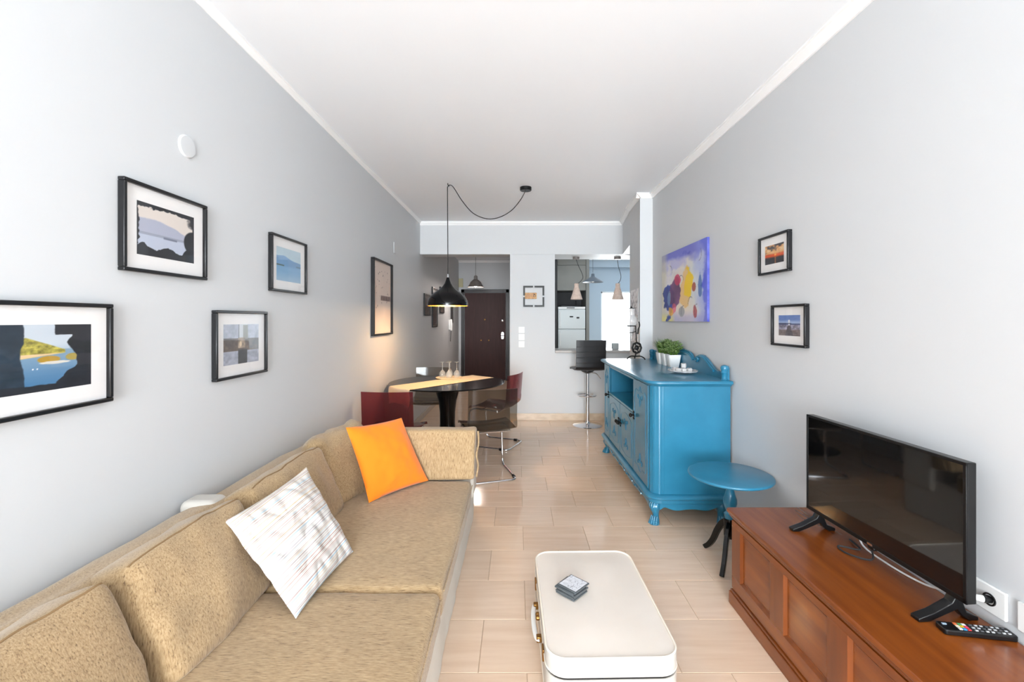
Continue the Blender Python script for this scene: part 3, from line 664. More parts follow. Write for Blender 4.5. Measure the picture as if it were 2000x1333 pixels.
MB().tube([(x0+w+.135+.016*cos(a), D-.007, 1.758+.018*sin(a)) for a in np.linspace(0, 2*pi, 11)][:-1], .003, 6, closed=True).build('ring', black_m, bl)
MB().tube([(x0+w+.125, D-.007, 1.79), (x0+w+.14, D-.007, 1.765)], .004, 6).build('hook', black_m, bl)
# intercom and alarm box in the hall
Y0 = 1.345*870/(1010-879)
t = thing('intercom', (XL, Y0, 1.35), 'white intercom handset with hanging cord on the hall wall', 'intercom')
MB().box((XL, Y0-.05, 1.22), (XL+.03, Y0+.05, 1.42)).build('base', white_m, t, bevel=.008); MB().box((XL+.03, Y0-.03, 1.20), (XL+.065, Y0+.03, 1.43)).build('handset', white_m, t, bevel=.012)
MB().tube(spline([(XL+.04, Y0, 1.20), (XL+.035, Y0-.02, 1.08), (XL+.03, Y0-.01, .99), (XL+.03, Y0+.02, 1.10)], 8), .006, 6).build('cord', cord_m, t)
tag(MB().box((-1.36, YH-.05, 2.18), (-1.26, YH, 2.38)).build('junction_box', mat('yellowed_plastic', rgb(196, 188, 150), .5), bevel=.006), 'yellowish small box on the wall above the entry door frame', 'box')
# sockets near the television
t = thing('wall_socket', (XR, 1.41, .55), 'white double socket plate behind the right end of the television', 'socket')
MB().box((XR-.01, 1.345, .505), (XR, 1.50, .59)).build('plate', white_m, t, bevel=.003)
mb = MB().lathe([(.019, 0), (.019, .004), (.015, .004), (.015, -.004)], (0,0,0), 24, cap=False); mb.xf(Matrix.Translation((XR-.010, 1.39, .547)) @ Matrix.Rotation(-pi/2, 4, 'Y')); mb.build('socket_well', tvb_m, t)
t2 = thing('aerial_cable', (XR-.02, 1.40, .55), 'white plug and cable pushed into the socket behind the television', 'cable')
MB().tube([(XR-.006, 1.39, .547), (XR-.03, 1.392, .548)], .011, 14).build('plug_tip', tvb_m, t2); MB().tube([(XR-.03, 1.392, .548), (XR-.055, 1.40, .55)], [.0105, .008], 14).build('plug', white_m, t2)
MB().tube(spline([(XR-.055, 1.40, .55), (XR-.055, 1.44, .545), (XR-.04, 1.52, .50), (XR-.04, 1.60, .478), (XR-.05, 1.72, .474), (XR-.04, 1.86, .476), (XR-.03, 1.90, .53), (XR-.04, 1.90, .62)], 8), .0035, 8).build('cable', white_m, t2)
t = thing('wall_socket', (XR, 1.27, .55), 'white socket plate at the right edge of the picture', 'socket')
MB().box((XR-.01, 1.20, .505), (XR, 1.315, .59)).build('plate', white_m, t, bevel=.003)
# ------------------------------------------------------------------ sofa
t = thing('sofa', (-.83, 1.75, 0), 'long sofa with cream skirt and tan chenille cushions against the left wall', 'sofa')
def drape(x0, y0, x1, y1, z1, name, thick=.02):
    """hanging cloth panel from (x0,y0) to (x1,y1), slightly rippled towards the hem"""
    mb = MB(); n = int(math.hypot(x1-x0, y1-y0)/.03); m = 10; d = Vector((x1-x0, y1-y0, 0)).normalized(); nn = Vector((d.y, -d.x, 0))
    for s in (0, 1):
        for i in range(n+1):
            for j in range(m+1):
                f = i/n; z = z1*j/m+.004; p = Vector((x0+(x1-x0)*f, y0+(y1-y0)*f, z))
                p += nn*((.010*noise.noise(Vector((f*n*.09, j*.05, x0*3)))+.004*noise.noise(Vector((f*n*.4, j*.1, 2))))*(1.3-j/m) - s*thick); mb.v.append(tuple(p))
    N = (n+1)*(m+1)
    for i in range(n):
        for j in range(m):
            a = i*(m+1)+j; mb.f.append((a, a+m+1, a+m+2, a+1)); mb.f.append((N+a, N+a+1, N+a+m+2, N+a+m+1))
    for i in range(n): a = i*(m+1); mb.f.append((a, N+a, N+a+m+1, a+m+1)); a += m; mb.f.append((a, a+m+1, N+a+m+1, N+a))
    for j in range(m): a = j; mb.f.append((a, a+1, N+a+1, N+a)); a = n*(m+1)+j; mb.f.append((a, N+a, N+a+1, a+1))
    return mb.build(name, line_m, t)
drape(-.315, .25, -.315, 3.20, .285, 'skirt'); drape(-.315, 3.20, -1.34, 3.20, .285, 'skirt')
MB().box((-1.34, .27, .02), (-.34, 3.18, .275)).build('frame', line_m, t, bevel=.01)
MB().box((-1.34, .27, .24), (-1.15, 3.18, .60)).build('back_rest', line_m, t, bevel=.03, seg=3)
ar = MB(); ar.prism(rrect(-1.34, .20, -.292, .56, .05), 2.985, 3.205, 'y'); ar.build('arm_rest', line_m, t, bevel=.02, seg=3)
seam_m = mat('tan_seam', rgb(140, 112, 78), .9)
def cush(name, *a, mm=tanback_m, par=None, seam=True, **k):
    mb = soft(*a, **k); o = mb.build(name, mm, par, ang=80)
    if seam:
        MB().tube(mb.edge, .0035, 6).build('seam', seam_m, o)
    return o
# tan cover lying over the back rest
cush('back_cover', (-1.13, .25, .44), (-1.13, 3.16, .44), (-1.16, 3.16, .665), (-1.16, .25, .705), .19, par=t, r=.05, puff=.01, wr=.012, seed=3, seam=False)
# seat cushions: top faces
def seat(y0, y1, sd_, par=t):
    return cush('seat_cushion', (-.285, y0, .40), (-.285, y1, .40), (-1.14, y1, .40), (-1.14, y0, .40), .125, mm=tanseat_m, par=par, r=.028, puff=.012, wr=.004, seed=sd_, seam=False)
seat(.55, 1.675, 11); seat(1.685, 2.83, 12)
for y0, y1 in ((.58, 1.65), (1.71, 2.80)):
    MB().tube([(-.281, y, .378+.003*sin(y*9)) for y in np.linspace(y0, y1, 12)], .003, 6).build('piping', tanseat_m, t)
ac = cush('arm_cushion', (-1.02, 2.83, .398), (-.275, 2.83, .398), (-.265, 2.86, .712), (-1.02, 2.86, .712), .14, par=t, r=.022, puff=.006, wr=.006, seed=5, seam=False)
MB().tube(spline([(-.262, 2.86, .41), (-.252, 2.875, .48), (-.262, 2.87, .55), (-.250, 2.89, .62), (-.255, 2.90, .695)], 6), .006, 6).build('edge_ruffle', tanback_m, ac)
mb = MB(); g = []
mb.prism(rrect(-1.345, .63, -1.20, .697, .03), 1.765, 1.86, 'y'); mb.build('white_lining', suitw_m, t, bevel=.02, seg=4)
# loose back cushions
def loose(y0, y1, sd_, label, dx=0, **k):
    o = cush('back_cushion', (-.925+dx, y0, .405), (-.925+dx, y1-.02, .405), (-1.075+dx*.3, y1, .745), (-1.085, y0+.005, .74), .17, r=.038, puff=.026, wr=.012, seed=sd_, **k)
    return tag(o, label, 'cushion', 'tan back cushions on the sofa')
loose(.66, 1.185, 21, 'nearest tan back cushion at the lower left corner')
loose(1.225, 1.735, 22, 'tan back cushion behind the striped pillow, second from the front')
loose(1.80, 2.44, 23, 'tan back cushion between the striped pillow and the crumpled cushion')
o = cush('back_cushion', (-.95, 2.42, .41), (-.80, 2.80, .41), (-1.03, 2.975, .775), (-1.14, 2.48, .765), .15, r=.06, puff=.03, wr=.024, seed=29, seam=False)
tag(o, 'crumpled tan back cushion in the sofa corner behind the orange pillow', 'cushion', 'tan back cushions on the sofa')

# throw pillows
mb = pillow((-.815, 2.45, .412), (-.556, 2.79, .412), (-.742, 2.86, .79), (-.985, 2.56, .80), .13, seed=2, ear=.022)
tag(mb.build('throw_pillow', orange_m, None, ang=80), 'plain bright orange throw pillow leaning on the far end of the sofa', 'pillow')
m = bpy.data.materials.new('striped_cotton'); m.use_nodes = True; nt = m.node_tree; b = nt.nodes['Principled BSDF']; b.inputs['Roughness'].default_value = .85; L = nt.links.new
a = nt.nodes.new('ShaderNodeAttribute'); a.attribute_name = 'stripe'
def ramp_noise(scale, off, stops, mode='LINEAR'):
    mm = nt.nodes.new('ShaderNodeMath'); mm.operation = 'MULTIPLY_ADD'; mm.inputs[1].default_value = scale; mm.inputs[2].default_value = off; L(a.outputs['Fac'], mm.inputs[0])
    n = nt.nodes.new('ShaderNodeTexNoise'); n.noise_dimensions = '1D'; n.inputs['Scale'].default_value = 1; n.inputs['Detail'].default_value = 0; L(mm.outputs[0], n.inputs['W'])
    r = nt.nodes.new('ShaderNodeValToRGB'); r.color_ramp.interpolation = mode; e = r.color_ramp.elements
    e[0].position, e[0].color = stops[0]; e[1].position, e[1].color = stops[-1]
    for p, c in stops[1:-1]: k = e.new(p); k.color = c
    L(n.outputs[0], r.inputs[0]); return r
W_, K_ = (1, 1, 1, 1), (0, 0, 0, 1)
line_r = ramp_noise(230, 3, [(.0, K_), (.545, K_), (.60, W_), (1., W_)])
hue_r = ramp_noise(75, 40, [(0, (*rgb(150, 172, 205), 1)), (.38, (*rgb(168, 200, 212), 1)), (.46, (*rgb(205, 150, 128), 1)), (.54, (*rgb(150, 136, 140), 1)), (.62, (*rgb(214, 184, 140), 1)), (1, (*rgb(110, 130, 175), 1))])
mx = nt.nodes.new('ShaderNodeMix'); mx.data_type = 'RGBA'; mx.inputs[6].default_value = (*rgb(218, 214, 209), 1)
ml = nt.nodes.new('ShaderNodeMath'); ml.operation = 'MULTIPLY'; ml.inputs[1].default_value = .95
L(line_r.outputs[0], ml.inputs[0]); L(ml.outputs[0], mx.inputs[0]); L(hue_r.outputs[0], mx.inputs[7]); L(mx.outputs[2], b.inputs['Base Color'])
BL, BR, TR, TL = (-.745, 1.50, .412), (-.71, 1.93, .415), (-.965, 2.04, .745), (-1.045, 1.59, .70)
NP = 80; mb = pillow(BL, BR, TR, TL, .11, seed=7, ear=.025, wr=.012, n=NP, fold=.014)
o = mb.build('throw_pillow', m, None, ang=80); tag(o, 'white throw pillow with thin multicoloured stripes leaning mid sofa', 'pillow')
at = o.data.attributes.new('stripe', 'FLOAT', 'POINT')
BLv, BRv, TLv = Vector(BL), Vector(BR), Vector(TL); e1 = (BRv-BLv).normalized(); e2 = TLv-BLv; e2 = (e2-e1*e2.dot(e1)).normalized()
for i, v in enumerate(o.data.vertices): p = v.co-BLv; at.data[i].value = p.dot(e2)-.03*p.dot(e1)

# ------------------------------------------------------------------ suitcase used as a low table
t = thing('suitcase', (.34, 1.97, 0), 'cream hard suitcase lying flat on the floor in front of the sofa', 'suitcase')
A = radians(1.2)
def RS(x, y): return (.345+(x)*cos(A)-(y)*sin(A), 1.975+(x)*sin(A)+(y)*cos(A))
SW, SL = .246, .372
def ring(ins, r, n=7): return [RS(x, y) for x, y in rrect(-SW+ins, -SL+ins, SW-ins, SL-ins, r, n)]
def shell(name, lev, m, par):
    mb = MB(); n = None
    for ins, z, r in lev:
        p = ring(ins, r); n = len(p); mb.v += [(x, y, z) for x, y in p]
    for k in range(len(lev)-1):
        for i in range(n): mb.f.append((k*n+i, k*n+(i+1) % n, (k+1)*n+(i+1) % n, (k+1)*n+i))
    mb.f.append(tuple(range(n))[::-1]); mb.f.append(tuple(range((len(lev)-1)*n, len(lev)*n))); return mb.build(name, m, par, ang=50)
shell('lower_shell', [(.012, .006, .065), (.002, .012, .075), (0, .02, .075), (0, .123, .075)], suitw_m, t)
shell('seam_band', [(.004, .122, .072), (.004, .133, .072)], black_m, t)
shell('lid', [(-.001, .132, .076), (0, .145, .075), (0, .192, .075), (.003, .197, .072)], suitw_m, t)
# slightly crowned top
mb = MB(); lv = []
for ins, r in ((.004, .071), (.014, .065), (.04, .05), (.09, .03), (.15, .02), (.2, .01)):
    p = ring(ins, r); z = .1975+.006*min(1, ins/.12); lv.append(len(p)); mb.v += [(x, y, z+.0015*noise.noise(Vector((x*8, y*8, 1)))) for x, y in p]
n = lv[0]
for k in range(len(lv)-1):
    for i in range(n): mb.f.append((k*n+i, k*n+(i+1) % n, (k+1)*n+(i+1) % n, (k+1)*n+i))
mb.f.append(tuple(range((len(lv)-1)*n, len(lv)*n))); mb.build('top_panel', suit_m, t, ang=60)
MB().tube([(x, y, .199) for x, y in ring(.003, .073, 10)], .0042, 8, closed=True).build('piping', suitp_m, t)
MB().tube([(x, y, .137) for x, y in ring(-.001, .077, 10)], .0025, 8, closed=True).build('piping', suitp_m, t)
MB().tube([(x, y, .012) for x, y in ring(.001, .073, 10)], .004, 8, closed=True).build('piping', suitp_m, t)
hx_ = lambda y, d, z: (*RS(-SW-d, y), z)
h = MB().tube(spline([hx_(-.135, .008, .10), hx_(-.12, .020, .098), hx_(-.06, .027, .097), hx_(.02, .027, .097), hx_(.08, .020, .098), hx_(.095, .008, .10)], 6), .010, 10, flat=.6).build('handle', white_m, t)
for y in (-.125, .085): MB().prism([RS(-SW-.022, y-.012), RS(-SW+.001, y-.012), RS(-SW+.001, y+.012), RS(-SW-.022, y+.012)], .088, .112).build('handle_mount', brass_m, t, bevel=.003)
for y in (-.02, .0): 
    mb = MB().lathe([(.008, 0), (.011, .004), (.011, .014), (.006, .018)], (0,0,0), 14); x_, y_ = RS(-SW, y); mb.xf(Matrix.Translation((x_, y_, .115)) @ Matrix.Rotation(-pi/2, 4, 'Y')); mb.build('lock', brass_m, t)
for y in (-.24, .21): MB().prism([RS(-SW-.008, y-.02), RS(-SW+.001, y-.02), RS(-SW+.001, y+.02), RS(-SW-.008, y+.02)], .105, .150).build('latch', brass_m, t, bevel=.003)
# coasters
def im_sketch(img, U, V):
    n = fb(U*14, V*14); img[:] = c3(212, 214, 220)+.18*(n[..., None]-.5); r = np.random.RandomState(9)
    for k in range(26):
        x, y = r.rand(2)*.8+.1; a = r.choice([0, pi/2, .6]); l = r.uniform(.04, .16); line(img, U, V, [(x, y), (x+l*cos(a), y+l*sin(a))], .008, c3(110, 112, 120))
    for e in (0, 1): put(img, sd(.03-np.abs(U-e))+sd(.03-np.abs(V-e)), c3(90, 92, 98))
slate = mat('coaster_board', rgb(84, 89, 92), .35); zc = .2055
for k, (l, da, m_) in enumerate((('bottom dark coaster of the stack on the suitcase', 0, slate), ('second coaster from the bottom of the stack', .02, slate), ('third coaster with a pale rim in the stack', -.03, slate),
        ('fourth coaster, just under the top one', .05, slate), ('top coaster with a grey sketch print', 0, slate))):
    a = radians(46)+da; cx, cy = .243+.002*k*(-1)**k, 1.985; w = .050; T = .0062
    t = thing('coaster', (cx, cy, zc), l, 'coaster', 'stack of square coasters')
    Rm = Matrix.Translation((cx, cy, 0)) @ Matrix.Rotation(a, 4, 'Z')
    MB().box((-w, -w, zc), (w, w, zc+T)).xf(Rm).build('board', m_, t, bevel=.0012)
    if k == 4: flat_print('print', im_sketch, 50, 50, lambda u, v: tuple(Rm @ Vector((-w+.002+u*(2*w-.004), -w+.002+v*(2*w-.004), zc+T+.0004))), paper_m, t)
    else: MB().box((-w+.003, -w+.003, zc+T), (w-.003, w-.003, zc+T+.0015)).xf(Rm).build('face', [slate, slate, chrome_m, slate][k], t)
    zc += T+.0022

# ------------------------------------------------------------------ television chest
CX, CYF, CZ = 1.075, 2.25, .47
t = thing('wooden_chest', (1.28, 1.2, 0), 'long low reddish brown wooden chest with framed front panels', 'chest')
Y0 = .30; XB = XR-.005
MB().box((CX+.012, Y0, .075), (XB-.01, CYF-.02, CZ-.045)).build('carcass', wood_m, t)
# plinth, stepped moulding
def run(name, steps, m):
    mb = MB()
    for (dx, z0, z1) in steps: mb.box((CX-dx, Y0-.01, z0), (XB, CYF+dx*.8-.02, z1))
    return mb.build(name, m, t, bevel=.003)
run('plinth', [(.012, 0, .062), (.006, .062, .074), (-.002, .074, .084)], wood_m)
run('top_moulding', [(-.004, CZ-.05, CZ-.040), (.004, CZ-.040, CZ-.030), (.012, CZ-.030, CZ-.022)], wood_m)
MB().prism(rrect(CX-.016, Y0-.02, XB, CYF+.01, .012, 4), CZ-.022, CZ).build('top', wood_m, t, bevel=.006, seg=3)
pw, st = .255, .095; y = CYF-.10
panels = []
while y-pw > Y0: panels.append((y-pw, y)); y -= pw+st
zb, zt = .142, .392; xf, xp = CX, CX+.012
MB().box((xf, Y0, .084), (xp+.004, CYF-.02, zb)).build('lower_rail', wood_m, t); MB().box((xf, Y0, zt), (xp+.004, CYF-.02, CZ-.05)).build('upper_rail', wood_m, t)
ed = [CYF-.02]+[e for p in panels for e in (p[1], p[0])]+[Y0]
for a, b_ in zip(ed[0::2], ed[1::2]): MB().box((xf, min(a, b_), zb), (xp+.004, max(a, b_), zt)).build('stile', woodv_m, t)
for (a, b_) in panels:
    mb = MB()
    o_, i_ = (a, zb, b_, zt), (a+.012, zb+.012, b_-.012, zt-.012)
    vs = [(xf, o_[0], o_[1]), (xf, o_[2], o_[1]), (xf, o_[2], o_[3]), (xf, o_[0], o_[3]), (xp+.003, i_[0], i_[1]), (xp+.003, i_[2], i_[1]), (xp+.003, i_[2], i_[3]), (xp+.003, i_[0], i_[3])]
    mb.add(vs, [(0,1,5,4), (1,2,6,5), (2,3,7,6), (3,0,4,7)]); mo = mb.build('panel_moulding', woodv_m, t, smooth=False)
    MB().box((xp+.002, a+.01, zb+.01), (xp+.010, b_-.01, zt-.01)).build('panel', woodv_m, t, smooth=False)
    MB().tube([(xp+.002, a+.016, zb+.016), (xp+.002, b_-.016, zb+.016), (xp+.002, b_-.016, zt-.016), (xp+.002, a+.016, zt-.016)], .003, 6, closed=True).build('bead', woodv_m, t)
# far end side panel frame
MB().box((CX+.02, CYF-.022, .10), (XB-.02, CYF-.014, CZ-.06)).build('end_panel', woodv_m, t, bevel=.002)

# television
t = thing('television', (1.37, 1.71, CZ), 'black flat screen television standing on the wooden chest', 'television')
ta = math.atan2(1.371-1.342, 1.36-2.067)
p0 = Vector((1.371, 1.36, 0)); p1 = Vector((1.342, 2.067, 0)); ex = (p1-p0).normalized(); en = Vector((-ex.y, ex.x, 0))
if en.x > 0: en = -en       # towards the room
TWd = (p1-p0).length; zb, zt = .548, .982
def TP(a, d, z): v = p0+ex*a+en*d; return (v.x, v.y, z)
def tbox(a0, a1, d0, d1, z0, z1): 
    mb = MB(); vs = [TP(a0, d0, z0), TP(a1, d0, z0), TP(a1, d1, z0), TP(a0, d1, z0), TP(a0, d0, z1), TP(a1, d0, z1), TP(a1, d1, z1), TP(a0, d1, z1)]
    return mb.add(vs, [(3,2,1,0),(4,5,6,7),(0,1,5,4),(1,2,6,5),(2,3,7,6),(3,0,4,7)])
tbox(0, TWd, -.034, -.003, zb, zt).build('housing', tvb_m, t, bevel=.003)
tbox(.08, TWd-.08, -.06, -.03, zb+.03, zt-.14).build('rear_housing', tvb_m, t, bevel=.01)
f = tbox(0, TWd, -.006, 0, zb, zb+.016); 
for a in ((0, TWd, zt-.010, zt), (0, .010, zb, zt), (TWd-.010, TWd, zb, zt)): g_ = tbox(a[0], a[1], -.006, 0, a[2], a[3]); f.add(g_.v, g_.f)
f.build('bezel', black_m, t, bevel=.001)
tbox(.009, TWd-.009, -.005, -.002, zb+.014, zt-.009).build('screen', screen_m, t, smooth=False)
tbox(TWd/2-.012, TWd/2+.012, -.001, .0012, zb+.004, zb+.012).build('badge', chrome_m, t)
tbox(TWd/2-.016, TWd/2+.016, -.02, -.002, zb-.012, zb).build('sensor_bump', tvb_m, t, bevel=.003)
for a in (.055, TWd-.055):
    mb = MB()
    def leg(d1, z1, w=.014):
        v0 = [TP(a-w, -.005, zb+.01), TP(a+w, -.005, zb+.01), TP(a+w, -.03, zb+.01), TP(a-w, -.03, zb+.01)]; dd = .05 if d1 > 0 else -.03
        v1 = [TP(a-w*.9, d1, CZ+.001), TP(a+w*.9, d1, CZ+.001), TP(a+w*.9, d1-.02, CZ+.012), TP(a-w*.9, d1-.02, CZ+.012)]
        return v0, v1
    for d1 in (.11, -.085):
        s = 1 if d1 > 0 else -1; w = .015
        prof = [(-.017, zb+.01), (-.017+s*.018, zb-.02), (d1*.55, CZ+.028), (d1, CZ+.012), (d1, CZ+.001), (d1-s*.03, CZ+.001), (d1*.45, CZ+.012), (-.017-s*.004, CZ+.04), (-.017-s*.008, zb+.01)]
        vs = [TP(a-w, d, z) for d, z in prof]+[TP(a+w, d, z) for d, z in prof]; n = len(prof)
        mb.add(vs, [tuple(range(n)), tuple(range(n, 2*n))[::-1]]+[(i, (i+1) % n, n+(i+1) % n, n+i) for i in range(n)])
    mb.build('foot', tvb_m, t, bevel=.002)
MB().tube(spline([TP(.42, -.05, .62), TP(.42, -.06, .52), TP(.38, -.03, .482), TP(.44, .02, .476), TP(.50, .01, .476), TP(.46, -.05, .48), TP(.55, -.08, .476)], 8), .0035, 8).build('power_cable', cord_m, t)

# remote control
t = thing('remote_control', (1.39, 1.36, CZ), 'black remote control with coloured buttons near the television', 'remote control')
RM = Matrix.Translation((1.385, 1.345, CZ+.001)) @ Matrix.Rotation(radians(-10), 4, 'Z') @ Matrix.Scale(1.12, 4, (1, 0, 0))
MB().prism(rrect(-.085, -.022, .085, .022, .008, 4), 0, .016).xf(RM).build('body', tvb_m, t, bevel=.003)
bc = {}
def btn(x, y, w, h, col):
    if col not in bc: bc[col] = mat('button_%d' % len(bc), rgb(*col), .4)
    MB().box((x-w, y-h, .0155), (x+w, y+h, .018)).xf(RM).build('button', bc[col], t)
gr = (190, 192, 195)
btn(-.07, .008, .005, .003, (150, 170, 190))
for j, cs in enumerate((((226, 120, 70), (232, 226, 200), (225, 220, 215)), ((90, 170, 110), (236, 200, 50), (60, 150, 215)), ((240, 238, 236), (236, 70, 110), (200, 60, 60)))):
    for i, c in enumerate(cs): btn(-.042+.010*j, .012-.011*i, .004, .004, c)
for i in range(7):
    for j in range(3): btn(-.005+.0125*i, .013-.012*j, .0032, .0022, gr if (i+j) % 3 else (90, 92, 96))
# ------------------------------------------------------------------ blue sideboard
SBX, SBB, SY0, SY1, SZ = .925, XR-.012, 3.07, 4.80, 1.00
t = thing('sideboard', (1.2, 3.94, 0), 'turquoise blue painted sideboard with carved doors and lion paw feet', 'sideboard')
CR = .075
def plan(o, x0=SBX, y0=SY0, y1=SY1, r=CR, n=6):
    x0 -= o; y0 -= o; y1 += o; pts = [(SBB, y0), (SBB, y1)]
    for k in range(n+1): a = radians(90+90*k/n); pts.append((x0+r+r*cos(a), y1-r+r*sin(a)))
    for k in range(n+1): a = radians(180+90*k/n); pts.append((x0+r+r*cos(a), y0+r+r*sin(a)))
    return pts
def slab(name, lev, m=blue_m):
    mb = MB(); n = 0
    for o, z in lev: p = plan(o, r=CR+max(0, o)*.8); n = len(p); mb.v += [(x, y, z) for x, y in p]
    for k in range(len(lev)-1):
        for i in range(n): mb.f.append((k*n+i, k*n+(i+1) % n, (k+1)*n+(i+1) % n, (k+1)*n+i))
    mb.f.append(tuple(range(n))); mb.f.append(tuple(range((len(lev)-1)*n, len(lev)*n))); return mb.build(name, m, t, ang=30)
slab('top', [(.002, SZ-.04), (.012, SZ-.034), (.016, SZ-.027), (.030, SZ-.024), (.036, SZ-.018), (.036, SZ-.008), (.031, SZ-.001), (.024, SZ)])
slab('base_moulding', [(.004, .150), (.010, .155), (.010, .176), (.022, .180), (.028, .188), (.028, .198), (.020, .206), (.004, .215)])
ND, NC1, NC2, FD = SY0+CR+.005, 3.555, 4.47, SY1-CR-.005
XI = SBX+.012
ZL, ZH = .215, SZ-.04
# carcass pieces: ends, uprights, niche
MB().box((SBX+CR, SY0+.006, ZL), (SBB, SY0+.03, ZH)).build('end_panel', blue_m, t); MB().box((SBX+CR, SY1-.03, ZL), (SBB, SY1-.006, ZH)).build('end_panel', blue_m, t)
MB().box((XI+.006, SY0+.03, ZL), (SBB, NC1, ZH)).box((XI+.006, NC2, ZL), (SBB, SY1-.03, ZH)).box((XI+.006, NC1, ZL), (SBB, NC2, .675)).box((SBB-.03, NC1, .675), (SBB, NC2, ZH)).build('carcass', blue_m, t, smooth=False)
MB().box((SBX, NC1-.004, .675), (SBB-.02, NC2+.004, .695)).build('shelf', blue_m, t, bevel=.003); MB().box((SBX+.004, NC1, ZH-.02), (SBB, NC2, ZH)).build('upper_rail', blue_m, t, bevel=.003)
for yc in (SY0+CR, SY1-CR):
    mb = MB(); seg = 48; s = -1 if yc < 4 else 1
    pts = []
    for k in range(seg):
        a = 2*pi*k/seg; rr_ = CR-.004-(.0035 if (k % 4 in (0,)) else 0); pts.append((SBX+CR+rr_*cos(a), yc+rr_*sin(a)))
    mb.prism(pts, ZL, ZH); mb.build('corner_column', blue_m, t, ang=60)
def door(y0, y1, z0, z1, knob, style):
    d = MB().box((SBX, y0+.003, z0), (XI+.004, y1-.003, z1)).build('door', blue_m, t, bevel=.003)
    ins = .055; a, b_, c, e = y0+ins, y1-ins, z0+.06, z1-.06; m_ = (a+b_)/2; w = b_-a; h = e-c
    if style == 'tall': P = [(a, c+.05), (a+.02, c+.02), (m_-.05, c+.015), (m_, c-.012), (m_+.05, c+.015), (b_-.02, c+.02), (b_, c+.05), (b_+.008, c+h*.3), (b_-.004, c+h*.55), (b_+.008, c+h*.8), (b_, e-.05), (b_-.03, e-.01), (m_+.04, e-.02), (m_, e+.02), (m_-.04, e-.02), (a+.03, e-.01), (a, e-.05), (a-.008, c+h*.8), (a+.004, c+h*.55), (a-.008, c+h*.3)]
    else: P = [(a, c+.03), (a+.03, c), (m_, c-.015), (b_-.03, c), (b_, c+.03), (b_+.006, c+h*.5), (b_, e-.04), (b_-.05, e-.01), (m_, e+.012), (a+.05, e-.01), (a, e-.04), (a-.006, c+h*.5)]
    MB().tube(spline([(SBX+.001, y, z) for y, z in P], 5, closed=True), .0042, 8, closed=True).build('carved_border', blue_m, d)
    # carved leaf sprays top and bottom
    cv = MB()
    for zz, s in ((e-.055, -1), (c+.055, 1)):
        for q in (-1, 1):
            cv.tube(spline([(SBX-.001, m_, zz), (SBX-.003, m_+q*.025, zz+s*.022), (SBX-.003, m_+q*.055, zz+s*.008), (SBX-.003, m_+q*.05, zz-s*.012), (SBX-.002, m_+q*.035, zz-s*.004)], 5), [.0038-.0001*i for i in range(21)], 6)
            cv.tube(spline([(SBX-.001, m_, zz), (SBX-.003, m_+q*.012, zz+s*.045), (SBX-.002, m_+q*.004, zz+s*.075)], 5), [.0032-.0002*i for i in range(11)], 6)
    cv.build('carved_leaves', blue_m, d)
    ky, kz = knob
    k = MB(); k.sphere((SBX-.028, ky, kz), .0165, (.8, 1, 1)); k.tube([(SBX, ky, kz), (SBX-.02, ky, kz)], .006, 8)
    for q in range(6): a_ = q*pi/3; k.sphere((SBX-.004, ky+.022*cos(a_), kz+.028*sin(a_)), .010, (.4, 1, 1), 8, 6)
    k.build('knob', iron_m, d)
door(ND, NC1-.002, ZL+.01, ZH-.005, (NC1-.03, .665), 'tall'); door(NC2+.002, FD, ZL+.01, ZH-.005, (NC2+.03, .665), 'tall')
NM = (NC1+NC2)/2; door(NC1+.002, NM-.001, ZL+.01, .672, (NM-.035, .50), 'low'); door(NM+.001, NC2-.002, ZL+.01, .672, (NM+.035, .50), 'low')
# aprons with a wavy lower edge
def wavy(a, b_, n=40):
    L_ = b_-a; top = [(a, .155), (b_, .155)]; low = []
    for k in range(n+1):
        u = k/n; z = .118+.014*cos(u*2*pi*2)-.022*math.exp(-((u-.5)/.16)**2)+(-.025*math.exp(-(u/.05)**2)-.025*math.exp(-((1-u)/.05)**2)); low.append((b_-u*L_, z))
    return [(a, .155), (b_, .155)][::1]+low[0:]
MB().prism(wavy(SY0+.06, SY1-.06, 70), SBX+.004, SBX+.024, 'x').build('apron', blue_m, t, smooth=False)
MB().prism(wavy(SBX+.06, SBB-.05), SY0+.004, SY0+.024, 'y').build('apron', blue_m, t, smooth=False)
MB().prism(wavy(SBX+.06, SBB-.05), SY1-.024, SY1-.004, 'y').build('apron', blue_m, t, smooth=False)
cv = MB()
for yy in np.linspace(SY0+.35, SY1-.35, 5):
    for q in (-1, 1): cv.tube(spline([(SBX+.002, yy, .128), (SBX-.002, yy+q*.05, .140), (SBX-.001, yy+q*.10, .128), (SBX, yy+q*.085, .118)], 5), .006, 6)
cv.build('apron_carving', blue_m, t)
